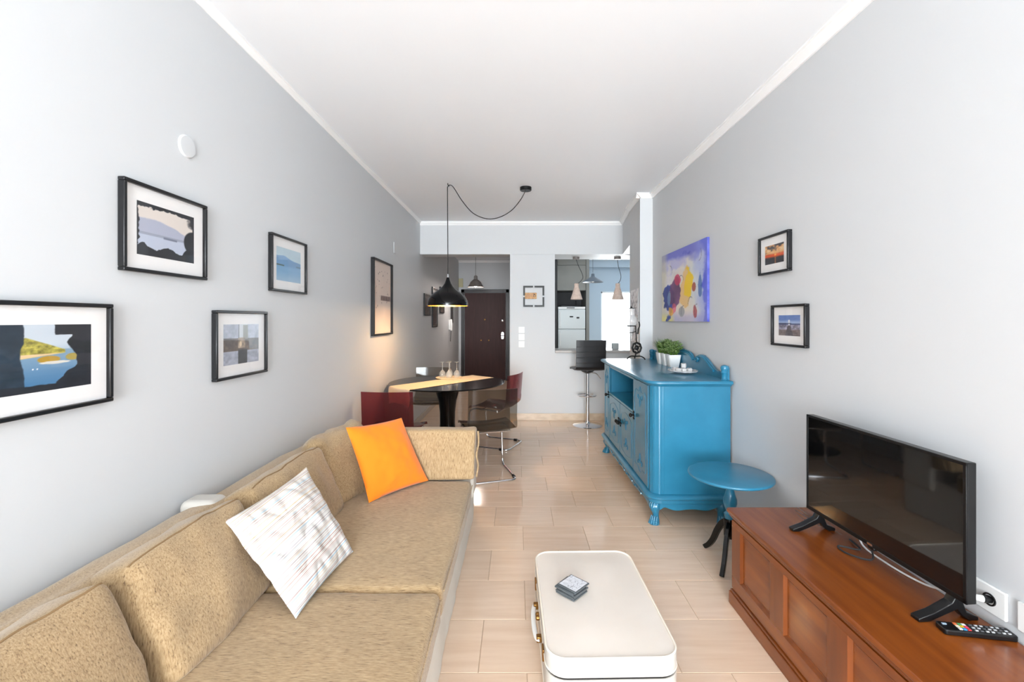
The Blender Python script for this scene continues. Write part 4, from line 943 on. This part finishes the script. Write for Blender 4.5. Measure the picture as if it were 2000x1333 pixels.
def paw_leg(x, y, dx, dy):
    """cabriole leg ending in a lion paw; dx,dy point outwards"""
    mb = MB(); d = Vector((dx, dy, 0)).normalized()
    key = [(.155, -.005, .036), (.135, .008, .040), (.112, .014, .036), (.085, .008, .026), (.060, .001, .021), (.042, .004, .023), (.026, .014, .030), (.012, .020, .034), (.0015, .020, .034)]
    for z, o, r in key:
        for k in range(16):
            a = 2*pi*k/16; mb.v.append((x+d.x*o+r*cos(a), y+d.y*o+r*sin(a), z))
    for i in range(len(key)-1):
        for k in range(16): mb.f.append((i*16+k, (i+1)*16+k, (i+1)*16+(k+1) % 16, i*16+(k+1) % 16))
    mb.f.append(tuple(range(16))); mb.f.append(tuple(range((len(key)-1)*16, len(key)*16))[::-1])
    lg = mb.build('leg', blue_m, t, ang=60)
    p = MB(); b0 = math.atan2(dy, dx)
    for q in (-.75, -.25, .25, .75):
        a = b0+q; c = (x+d.x*.014+.030*cos(a), y+d.y*.014+.030*sin(a))
        p.sphere((c[0], c[1], .017), .0135, (1, 1, 1.1), 10, 7); p.sphere((c[0]+.008*cos(a), c[1]+.008*sin(a), .009), .009, (1, 1, .9), 8, 6)
        p.tube([(x+.036*cos(a)*.8, y+.036*sin(a)*.8, .055), (c[0], c[1], .025)], [.006, .009], 6)
        p.tube(spline([(x+d.x*.0+.036*cos(a), y+.036*sin(a), .15), (x+d.x*.012+.036*cos(a), y+d.y*.012+.036*sin(a), .12), (x+d.x*.006+.024*cos(a), y+d.y*.006+.024*sin(a), .085)], 4), .0045, 6)
    p.build('paw', blue_m, lg)
paw_leg(SBX+.045, SY0+.045, -1, -1); paw_leg(SBX+.045, SY1-.045, -1, 1); paw_leg(SBB-.05, SY0+.045, .05, -1); paw_leg(SBB-.05, SY1-.045, .05, 1)
# carved gallery at the back
GX0, GX1 = SBB-.018, SBB
def half(s):   # profile from the end post to the centre, u = distance from the end
    return [(0, 0), (0, .085), (.012, .098), (.05, .100), (.066, .088), (.072, .066), (.10, .052), (.14, .045), (.20, .058), (.27, .088), (.33, .118), (.39, .140), (.44, .146), (.49, .138), (.525, .118), (.545, .088), (.57, .082), (.60, .10), (.63, .130), (.68, .15), (.76, .16), (.845, .165)]
prof = [(SY0+.02+u, SZ+z) for u, z in half(1)]; Lf = (SY1-SY0-.04)
prof += [(SY1-.02-u, SZ+z) for u, z in half(1)[::-1]]
MB().prism(prof, GX0, GX1, 'x').build('gallery', blue_m, t, ang=30)
cv = MB()
for s, e0 in ((1, SY0+.02), (-1, SY1-.02)):
    ln = [(GX0-.002, e0+s*u, SZ+z-.016) for u, z in half(1)[8:15]]
    cv.tube(spline(ln, 5), .010, 8)
    cv.tube(spline([(GX0-.004, e0+s*.54, SZ+.10), (GX0-.006, e0+s*.51, SZ+.085), (GX0-.006, e0+s*.48, SZ+.105), (GX0-.006, e0+s*.50, SZ+.122), (GX0-.006, e0+s*.515, SZ+.108)], 5), .009, 8)
    cv.tube(spline([(GX0-.002, e0+s*.60, SZ+.09), (GX0-.004, e0+s*.65, SZ+.12), (GX0-.004, e0+s*.74, SZ+.135), (GX0-.004, e0+s*.845, SZ+.14)], 5), .009, 8)
cv.build('gallery_scroll', blue_m, t)
for yy in (SY0+.05, SY1-.05): MB().lathe([(.024, 0), (.026, .004), (.020, .012), (.021, .045), (.026, .052), (.021, .062), (.025, .074), (.027, .088), (.021, .100), (.007, .106)], (SBB-.030, yy-.02*(1 if yy < 4 else -1), SZ), 22).build('end_post', blue_m, t)

# things on the sideboard
def potted(x, y, kind, label, seed):
    r = random.Random(seed); t = thing('potted_plant', (x, y, SZ), label, 'plant', 'small potted plants on the sideboard')
    w0, w1, h = .040, .056, .108
    mb = MB()
    lev = [(w0, 0), (w0+.002, .004), (w1, h), (w1-.006, h), (w1-.008, h-.02)]
    for w, z in lev: mb.v += [(px_, py_, SZ+z) for px_, py_ in rrect(x-w, y-w, x+w, y+w, .016, 4)]
    n = 20
    for i in range(len(lev)-1):
        for k in range(n): mb.f.append((i*n+k, i*n+(k+1) % n, (i+1)*n+(k+1) % n, (i+1)*n+k))
    mb.f.append(tuple(range(n))); mb.build('pot', ceram_m, t, ang=40)
    MB().prism(rrect(x-w1+.008, y-w1+.008, x+w1-.008, y+w1-.008, .012, 3), SZ+h-.03, SZ+h-.018).build('soil', soil_m, t)
    f = MB(); st = MB()
    if kind == 'grass':
        for k in range(420):
            a = r.uniform(0, 2*pi); rr0 = r.uniform(0, .04); L_ = r.uniform(.10, .17); ln = r.uniform(.1, 1.0); b0 = Vector((x+rr0*cos(a), y+rr0*sin(a), SZ+h-.02))
            d = Vector((cos(a), sin(a), 0)); s_ = Vector((-sin(a), cos(a), 0))*r.uniform(.0016, .0028); P = []
            for q in range(4): u = q/3; P.append(b0+d*(ln*.075*u*u+.02*u)+Vector((0, 0, L_*u*(1-.25*ln*u))))
            vs = []
            for q in range(4): w = s_*(1-.8*q/3); vs += [P[q]-w, P[q]+w]
            f.add(vs, [(0,1,3,2), (2,3,5,4), (4,5,7,6)])
    else:
        for k in range(75):
            a = r.uniform(0, 2*pi); ln = r.uniform(0, 1)**.6; H_ = r.uniform(.05, .14)*(1.15-.5*ln); top = Vector((x+.10*ln*cos(a), y+.10*ln*sin(a), SZ+h+H_)); b0 = Vector((x+.02*cos(a), y+.02*sin(a), SZ+h-.02))
            st.tube([b0, b0*.5+top*.5+Vector((0, 0, .02)), top], .0012, 4)
            for q in range(9):
                u = .35+.65*q/8; c = b0*(1-u)+top*u+Vector((0, 0, .035*u*(1-u)*2)); aa = r.uniform(0, 2*pi); dr = Vector((cos(aa), sin(aa), r.uniform(-.2, .5))).normalized(); sd_ = dr.cross(Vector((0, 0, 1))).normalized(); l_ = r.uniform(.016, .027); w_ = l_*.34
                up = sd_.cross(dr)*.003
                f.add([c, c+dr*l_*.35+sd_*w_-up, c+dr*l_*.75+sd_*w_*.8-up, c+dr*l_, c+dr*l_*.75-sd_*w_*.8-up, c+dr*l_*.35-sd_*w_-up, c+dr*l_*.5+up], [(0,1,6), (1,2,6), (2,3,6), (3,4,6), (4,5,6), (5,0,6)])
        o = st.build('stem', leafd_m, t); o['kind'] = 'stuff'
    o = f.build('foliage', leafd_m if kind == 'grass' else leaf_m, t, ang=80); o['kind'] = 'stuff'
potted(1.39, 4.25, 'grass', 'grassy plant in a white pot, leftmost of the three on the sideboard', 1)
potted(1.395, 4.12, 'leaf', 'leafy plant in a white pot standing between and behind the other two', 2)
potted(1.397, 3.985, 'leaf', 'leafy plant in a white pot, nearest of the three on the sideboard', 3)
# glass dish
gy, gx = 3.50, 1.30
t = thing('glass_dish', (gx, gy, SZ), 'shallow oval glass dish on the near end of the blue sideboard', 'dish')
MB().lathe([(.06, .002), (.075, .004), (.12, .014), (.135, .020), (.136, .024), (.12, .019), (.075, .009), (.02, .008)], (gx, gy, SZ), 40, sx=.78, sy=1.0).build('bowl', glassm_m, t)
MB().tube([(gx+.105*cos(a), gy+.135*sin(a), SZ+.023+.002*sin(a*14)) for a in np.linspace(0, 2*pi, 85)[:-1]], .0035, 6, closed=True).build('scalloped_rim', glassm_m, t)
r = random.Random(8)
for k, (ax, ay, az) in enumerate([(-.05, -.055, 0), (-.015, -.07, 0), (.03, -.06, 0), (.05, -.01, 0), (-.055, 0, 0), (0, -.015, 0), (.02, .04, 0), (-.04, .05, 0), (0, -.03, .034), (.015, .02, .034)]):
    c = (gx+ax, gy+ay, SZ+.012+az); M_ = Matrix.Translation(c) @ Matrix.Rotation(r.uniform(0, 1.5), 4, 'Z')
    q = MB().box((-.016, -.016, 0), (.016, .016, .032)).xf(M_).build('glass_block', glassm_m, None, bevel=.004)
    tag(q, 'small faceted clear glass block heaped in the oval glass dish', 'glass block', 'glass blocks in the oval dish')
# iron stand with glass vessel
ix, iy = 1.245, 4.68
t = thing('glass_tower', (ix, iy, SZ), 'black wrought iron stand with glass chimney and globe at the far end of sideboard', 'ornament')
s = MB(); zb_ = SZ
for a0 in (200, 320, 80):
    a = radians(a0); s.tube(spline([(ix, iy, zb_+.035), (ix+.05*cos(a), iy+.05*sin(a), zb_+.04), (ix+.09*cos(a), iy+.09*sin(a), zb_+.025), (ix+.105*cos(a), iy+.105*sin(a), zb_+.006)], 5), .0065, 8)
s.tube([(ix, iy, zb_+.03), (ix, iy, zb_+.09)], .007, 8); s.build('foot', iron_m, t)
ixr = ix+.02
MB().tube([(ix+.01, iy, zb_+.17), (ix, iy, zb_+.36)], .006, 8).build('upright', iron_m, t)
md = MB(); md.tube([(ix+.012+.047*cos(a), iy, zb_+.125+.055*sin(a)) for a in np.linspace(0, 2*pi, 9)[:-1]], .011, 8, closed=True); md.sphere((ix+.012, iy, zb_+.125), .026, (1, .5, 1.0))
for q in range(4): a = q*pi/2+.4; md.tube([(ix+.012, iy, zb_+.125), (ix+.012+.045*cos(a), iy, zb_+.125+.05*sin(a))], .006, 6)
md.build('medallion', iron_m, t)
gxx = ix-.045
br = MB(); br.tube([(gxx+.042*cos(a), iy+.042*sin(a), zb_+.355) for a in np.linspace(0, 2*pi, 25)[:-1]], .005, 8, closed=True); br.tube([(ix, iy, zb_+.355), (gxx+.042, iy, zb_+.355)], .005, 8); br.tube([(gxx+.02*cos(a), iy+.02*sin(a), zb_+.285) for a in np.linspace(0, 2*pi, 17)[:-1]], .004, 6, closed=True)
br.tube([(gxx+.02, iy, zb_+.285), (ix+.002, iy, zb_+.30)], .004, 6); br.build('bracket', iron_m, t)
MB().tube(spline([(ix+.035, iy, zb_+.40), (ix+.042, iy, zb_+.36), (ix+.030, iy, zb_+.32), (ix+.024, iy, zb_+.27)], 6), .007, 8).build('tap_lever', iron_m, t); MB().tube([(ix+.024, iy, zb_+.275), (ix, iy, zb_+.285)], .004, 6).build('tap_arm', iron_m, t)
MB().lathe([(.004, .20), (.006, .205), (.009, .27), (.030, .335), (.038, .355), (.058, .385), (.062, .41), (.052, .445), (.036, .465), (.033, .47)], (gxx, iy, zb_), 28, cap=False).build('glass_vessel', glassm_m, t)
MB().lathe([(.033, .47), (.034, .52), (.038, .535), (.034, .538), (.01, .542)], (gxx, iy, zb_), 28, cap=False).build('glass_neck', glassm_m, t)
MB().lathe([(.036, .538), (.036, .542), (.012, .545), (.010, .555), (.001, .562)], (gxx, iy, zb_), 24).build('lid', iron_m, t)

# ------------------------------------------------------------------ round blue side table
cx, cy, R_ = 1.243, 2.60, .232
t = thing('side_table', (cx, cy, 0), 'small round blue pedestal table with three black curved legs', 'table')
MB().lathe([(.02, .497), (.19, .497), (.215, .501), (.228, .507), (R_, .513), (.230, .519), (.224, .522), (.02, .522)], (cx, cy, 0), 64).build('table_top', blue_m, t, ang=60)
MB().lathe([(.050, .497), (.046, .488), (.026, .478), (.024, .462), (.030, .452), (.024, .444), (.021, .43), (.028, .40), (.037, .375), (.038, .35), (.030, .325), (.022, .305), (.026, .295), (.034, .288), (.030, .272), (.03, .262)], (cx, cy, 0), 32).build('column', blue_m, t)
MB().lathe([(.034, .262), (.036, .255), (.034, .16), (.026, .148), (.005, .142)], (cx, cy, 0), 24).build('hub', blackgloss_m, t)
for a0 in (112, 232, 352):
    a = radians(a0); pts = spline([(.028, .232), (.060, .205), (.095, .150), (.125, .085), (.160, .035), (.195, .004)], 5); d = Vector((cos(a), sin(a), 0)); n = Vector((-sin(a), cos(a), 0)); mb = MB()
    P2 = [Vector((p[0], p[1])) if len(p) == 2 else Vector((p[0], p[1])) for p in [(q.x, q.y) for q in pts]]
    for i, p in enumerate(P2):
        tn = (P2[min(i+1, len(P2)-1)]-P2[max(i-1, 0)]).normalized(); nn = Vector((-tn.y, tn.x)); h_ = .019-.006*i/len(P2)
        for (sw, sh) in ((-1, -1), (1, -1), (1, 1), (-1, 1)):
            q = p+nn*h_*sh; q.y = max(q.y, .001); mb.v.append(tuple(Vector((cx, cy, 0))+d*q.x+n*sw*.0115+Vector((0, 0, q.y))))
    for i in range(len(P2)-1):
        for k in range(4): mb.f.append((i*4+k, i*4+(k+1) % 4, (i+1)*4+(k+1) % 4, (i+1)*4+k))
    mb.f.append((0,1,2,3)); m_ = (len(P2)-1)*4; mb.f.append((m_, m_+1, m_+2, m_+3)); mb.build('leg', blackgloss_m, t, bevel=.003, ang=40)

# ------------------------------------------------------------------ dining table
cx, cy, R_, TZ = -.742, 4.75, .61, .758
t = thing('dining_table', (cx, cy, 0), 'round black dining table on a tulip pedestal under the black pendant', 'table')
MB().lathe([(.02, TZ-.030), (.45, TZ-.030), (R_-.02, TZ-.016), (R_-.003, TZ-.008), (R_, TZ-.004), (R_-.003, TZ), (.02, TZ)], (cx, cy, 0), 96).build('table_top', blackgloss_m, t, ang=50)
MB().lathe([(.29, 0), (.30, .006), (.27, .018), (.17, .05), (.115, .11), (.088, .20), (.080, .32), (.082, .44), (.096, .56), (.125, .66), (.16, .71), (.17, TZ-.030)], (cx, cy, 0), 48).build('pedestal', blackgloss_m, t, ang=60)
# table runner draped over the near left edge
rd = Vector((cos(radians(50)), sin(radians(50)), 0)); rn = Vector((-rd.y, rd.x, 0)); rc = Vector((cx, cy, 0))+rn*.02
runner_m = mat('cream_runner', rgb(226, 204, 172), .85, bump=((250, 250, 250), .3, .001))
mb = MB(); ns, nw = 80, 16; sm = -.76; sM = .56
for s_ in (0, 1):
    for i in range(ns+1):
        for j in range(nw+1):
            w = (j/nw-.5)*.35; s = sm+(sM-sm)*i/ns; q = rc+rd*s+rn*w; rel = Vector((q.x-cx, q.y-cy)); 
            tt = math.sqrt(max(0, (R_+.004)**2-(rn.dot(q-Vector((cx, cy, 0))))**2)); z = TZ+.0025; ss = rd.dot(q-Vector((cx, cy, 0)))
            over = -ss-tt
            if over > 0: q = q+rd*(over-min(over, .012)); z -= max(0, over-.006)*1.0; q += rn*.006*sin(over*40+w*30); q += rd*(.008*sin(w*55)*min(1, over*12))
            z += .0012*abs(noise.noise(Vector((s*9, w*9, 2)))); z -= s_*.0016
            mb.v.append((q.x, q.y, z))
N_ = (ns+1)*(nw+1)
for i in range(ns):
    for j in range(nw):
        a = i*(nw+1)+j; mb.f.append((a, a+nw+1, a+nw+2, a+1)); mb.f.append((N_+a, N_+a+1, N_+a+nw+2, N_+a+nw+1))
tag(mb.build('table_runner', runner_m, None, ang=60), 'cream cloth runner lying across the black table and hanging over its near left edge', 'table runner')
t = thing('placemat', (-.76, 5.10, TZ), 'small round cream mat under the upturned wine glasses', 'placemat')
MB().lathe([(.15, 0), (.153, .002), (.15, .005), (.01, .005)], (-.775, 5.07, TZ+.004), 40).build('mat_disc', runner_m, t)
wg = [(-.845, 5.04), (-.765, 5.00), (-.775, 5.13), (-.685, 5.06)]; zt_ = TZ+.0095
lbl = ['upturned wine glass, leftmost on the mat', 'upturned wine glass, second from left at the front of the mat', 'upturned wine glass standing behind the others on the mat', 'upturned wine glass, rightmost on the mat']
t0 = None
LOCAL = True
for k, (x, y) in enumerate(wg):
    if t0 is None:
        t0 = thing('wine_glass', (x, y, zt_), lbl[0], 'glass', 'upturned wine glasses on the table')
        MB().lathe([(.030, 0), (.036, .018), (.038, .036), (.032, .060), (.015, .078), (.005, .084)], (0, 0, 0), 24, cap=False).build('bowl', wineglass_m, t0)
        MB().lathe([(.005, .084), (.0035, .10), (.0035, .155), (.006, .166)], (0, 0, 0), 12).build('stem', wineglass_m, t0)
        MB().lathe([(.006, .166), (.030, .172), (.033, .175), (.008, .176)], (0, 0, 0), 24).build('foot', wineglass_m, t0)
    else:
        c = copy_tree(t0); c.location = (x, y, zt_); c['label'] = lbl[k]

# ------------------------------------------------------------------ clear plastic cantilever chairs (local: seat faces +y)
def chair(name, m, label, loc, rz):
    t = thing(name, loc, label, 'chair', 'clear plastic cantilever chairs around the dining table', radians(rz))
    prof = rnd([(0, .235, .425), (0, .215, .452), (0, .05, .452), (0, -.185, .432), (0, -.225, .52), (0, -.262, .815)], .075, 8)
    mb = MB(); n = 14; T = .005; m_ = len(prof)
    for s in (0, 1):
        for i, p in enumerate(prof):
            tn = (prof[min(i+1, m_-1)]-prof[max(i-1, 0)]).normalized(); nn = Vector((0, -tn.z, tn.y))
            u = i/(m_-1); 
            for j in range(n+1):
                X = 2*j/n-1; hw = .232-.012*(u > .5)*(u-.5)*2
                q = Vector((X*hw, p.y, p.z)); back = max(0, (p.z-.46)/.35)
                q.y += .030*X*X*min(1, back*2.2)                  # back wraps forward at its sides
                q.z += .018*X*X*(1-min(1, back*3))                # seat edges rise a little
                q += nn*(T*s); mb.v.append(tuple(q))
    N_ = m_*(n+1)
    for i in range(m_-1):
        for j in range(n): a = i*(n+1)+j; mb.f.append((a, a+1, a+n+2, a+n+1)); mb.f.append((N_+a, N_+a+n+1, N_+a+n+2, N_+a+1))
    for i in range(m_-1):
        for j in (0, n): a = i*(n+1)+j; mb.f.append((a, a+n+1, N_+a+n+1, N_+a))
    for i in (0, m_-1):
        for j in range(n): a = i*(n+1)+j; mb.f.append((a, a+1, N_+a+1, N_+a))
    mb.build('seat_shell', m, t, ang=50)
    r = .0105; w = .195
    pts = [(-w, -.10, .418), (-w, .18, .432), (-w-.005, .235, .40), (-w-.012, .225, r), (-w-.015, -.235, r), (w+.015, -.235, r), (w+.012, .225, r), (w+.005, .235, .40), (w, .18, .432), (w, -.10, .418)]
    MB().tube(rnd(pts, .06, 6), r, 12).build('frame', chrome_m, t)
    MB().tube([(-w, .10, .420), (w, .10, .420)], r*.9, 10).build('cross_bar', chrome_m, t); MB().tube([(-w, -.10, .412), (w, -.10, .412)], r*.9, 10).build('cross_bar', chrome_m, t)
    for s in (-1, 1): MB().tube([(s*(w+.015), -.13, r+.001), (s*(w+.015), -.17, r+.001)], .0145, 10).build('floor_pad', tvb_m, t)
    return t
chair('dining_chair', smoke_m, 'smoke grey clear plastic chair nearest the aisle, its back to the camera', (-.275, 4.09, 0), 17)
chair('dining_chair', red_m, 'red clear plastic chair behind the sofa corner on the left', (-1.085, 3.97, 0), -2)
chair('dining_chair', red_m, 'red clear plastic chair on the far right of the table', (-.235, 5.08, 0), 68)
chair('dining_chair', smoke_m, 'smoke grey clear plastic chair on the far left, facing the camera', (-1.06, 5.42, 0), 180)

# ------------------------------------------------------------------ bar stool (local, back rest towards -y)
t = thing('bar_stool', (.945, 6.0-.02, 0), 'black bar stool on a chrome column at the kitchen ledge', 'stool', rz=radians(3))
MB().lathe([(.195, 0), (.198, .004), (.19, .010), (.10, .022), (.04, .032), (.03, .05), (.028, .06)], (0,0,0), 48).build('base', chrome_m, t)
MB().lathe([(.026, .05), (.026, .42), (.020, .425), (.020, .72)], (0,0,0), 24).build('column', chrome_m, t)
MB().tube([(.125*cos(a), .03+.125*sin(a), .40) for a in np.linspace(0, 2*pi, 33)[:-1]], .008, 8, closed=True).tube([(-.02, -.02, .40), (-.09, -.06, .40)], .007, 8).tube([(.02, -.02, .40), (.09, -.06, .40)], .007, 8).lathe([(.030, .385), (.030, .42)], (0,0,0), 20).build('foot_ring', chrome_m, t)
MB().lathe([(.03, .70), (.07, .72), (.09, .735), (.09, .742)], (0,0,0), 24).build('seat_plate', tvb_m, t); MB().tube(rnd([(.03, 0, .715), (.12, -.02, .70), (.17, -.04, .63)], .03), .005, 8).build('lever', chrome_m, t)
prof = rnd([(0, .20, .745), (0, .18, .765), (0, -.15, .765), (0, -.20, .79), (0, -.235, 1.155)], .06, 8); mb = MB(); T = .028; m_ = len(prof); n = 10
for s in (0, 1):
    for i, p in enumerate(prof):
        tn = (prof[min(i+1, m_-1)]-prof[max(i-1, 0)]).normalized(); nn = Vector((0, -tn.z, tn.y))
        for j in range(n+1):
            X = 2*j/n-1; e = T/2*(1-.5*X**6)*(1-.4*(abs(2*i/(m_-1)-1))**10); hw = .195 if p.z > .8 else .195+.02*max(0, (.8-p.z)/.05)*.5
            q = Vector((X*hw, p.y, p.z))+nn*(e if s else -e); mb.v.append(tuple(q))
N_ = m_*(n+1)
for i in range(m_-1):
    for j in range(n): a = i*(n+1)+j; mb.f.append((a, a+1, a+n+2, a+n+1)); mb.f.append((N_+a, N_+a+n+1, N_+a+n+2, N_+a+1))
for i in range(m_-1):
    for j in (0, n): a = i*(n+1)+j; mb.f.append((a, a+n+1, N_+a+n+1, N_+a))
for i in (0, m_-1):
    for j in range(n): a = i*(n+1)+j; mb.f.append((a, a+1, N_+a+1, N_+a))
mb.build('seat', leather_m, t, ang=50)
sm_ = MB()
for z in (.86, .93, 1.0, 1.07): y_ = -.20-.035*(z-.79)/.365-.015; sm_.tube([(-.19, y_, z), (.19, y_, z)], .0025, 6)
sm_.build('seam', leather_m, t)
LOCAL = False
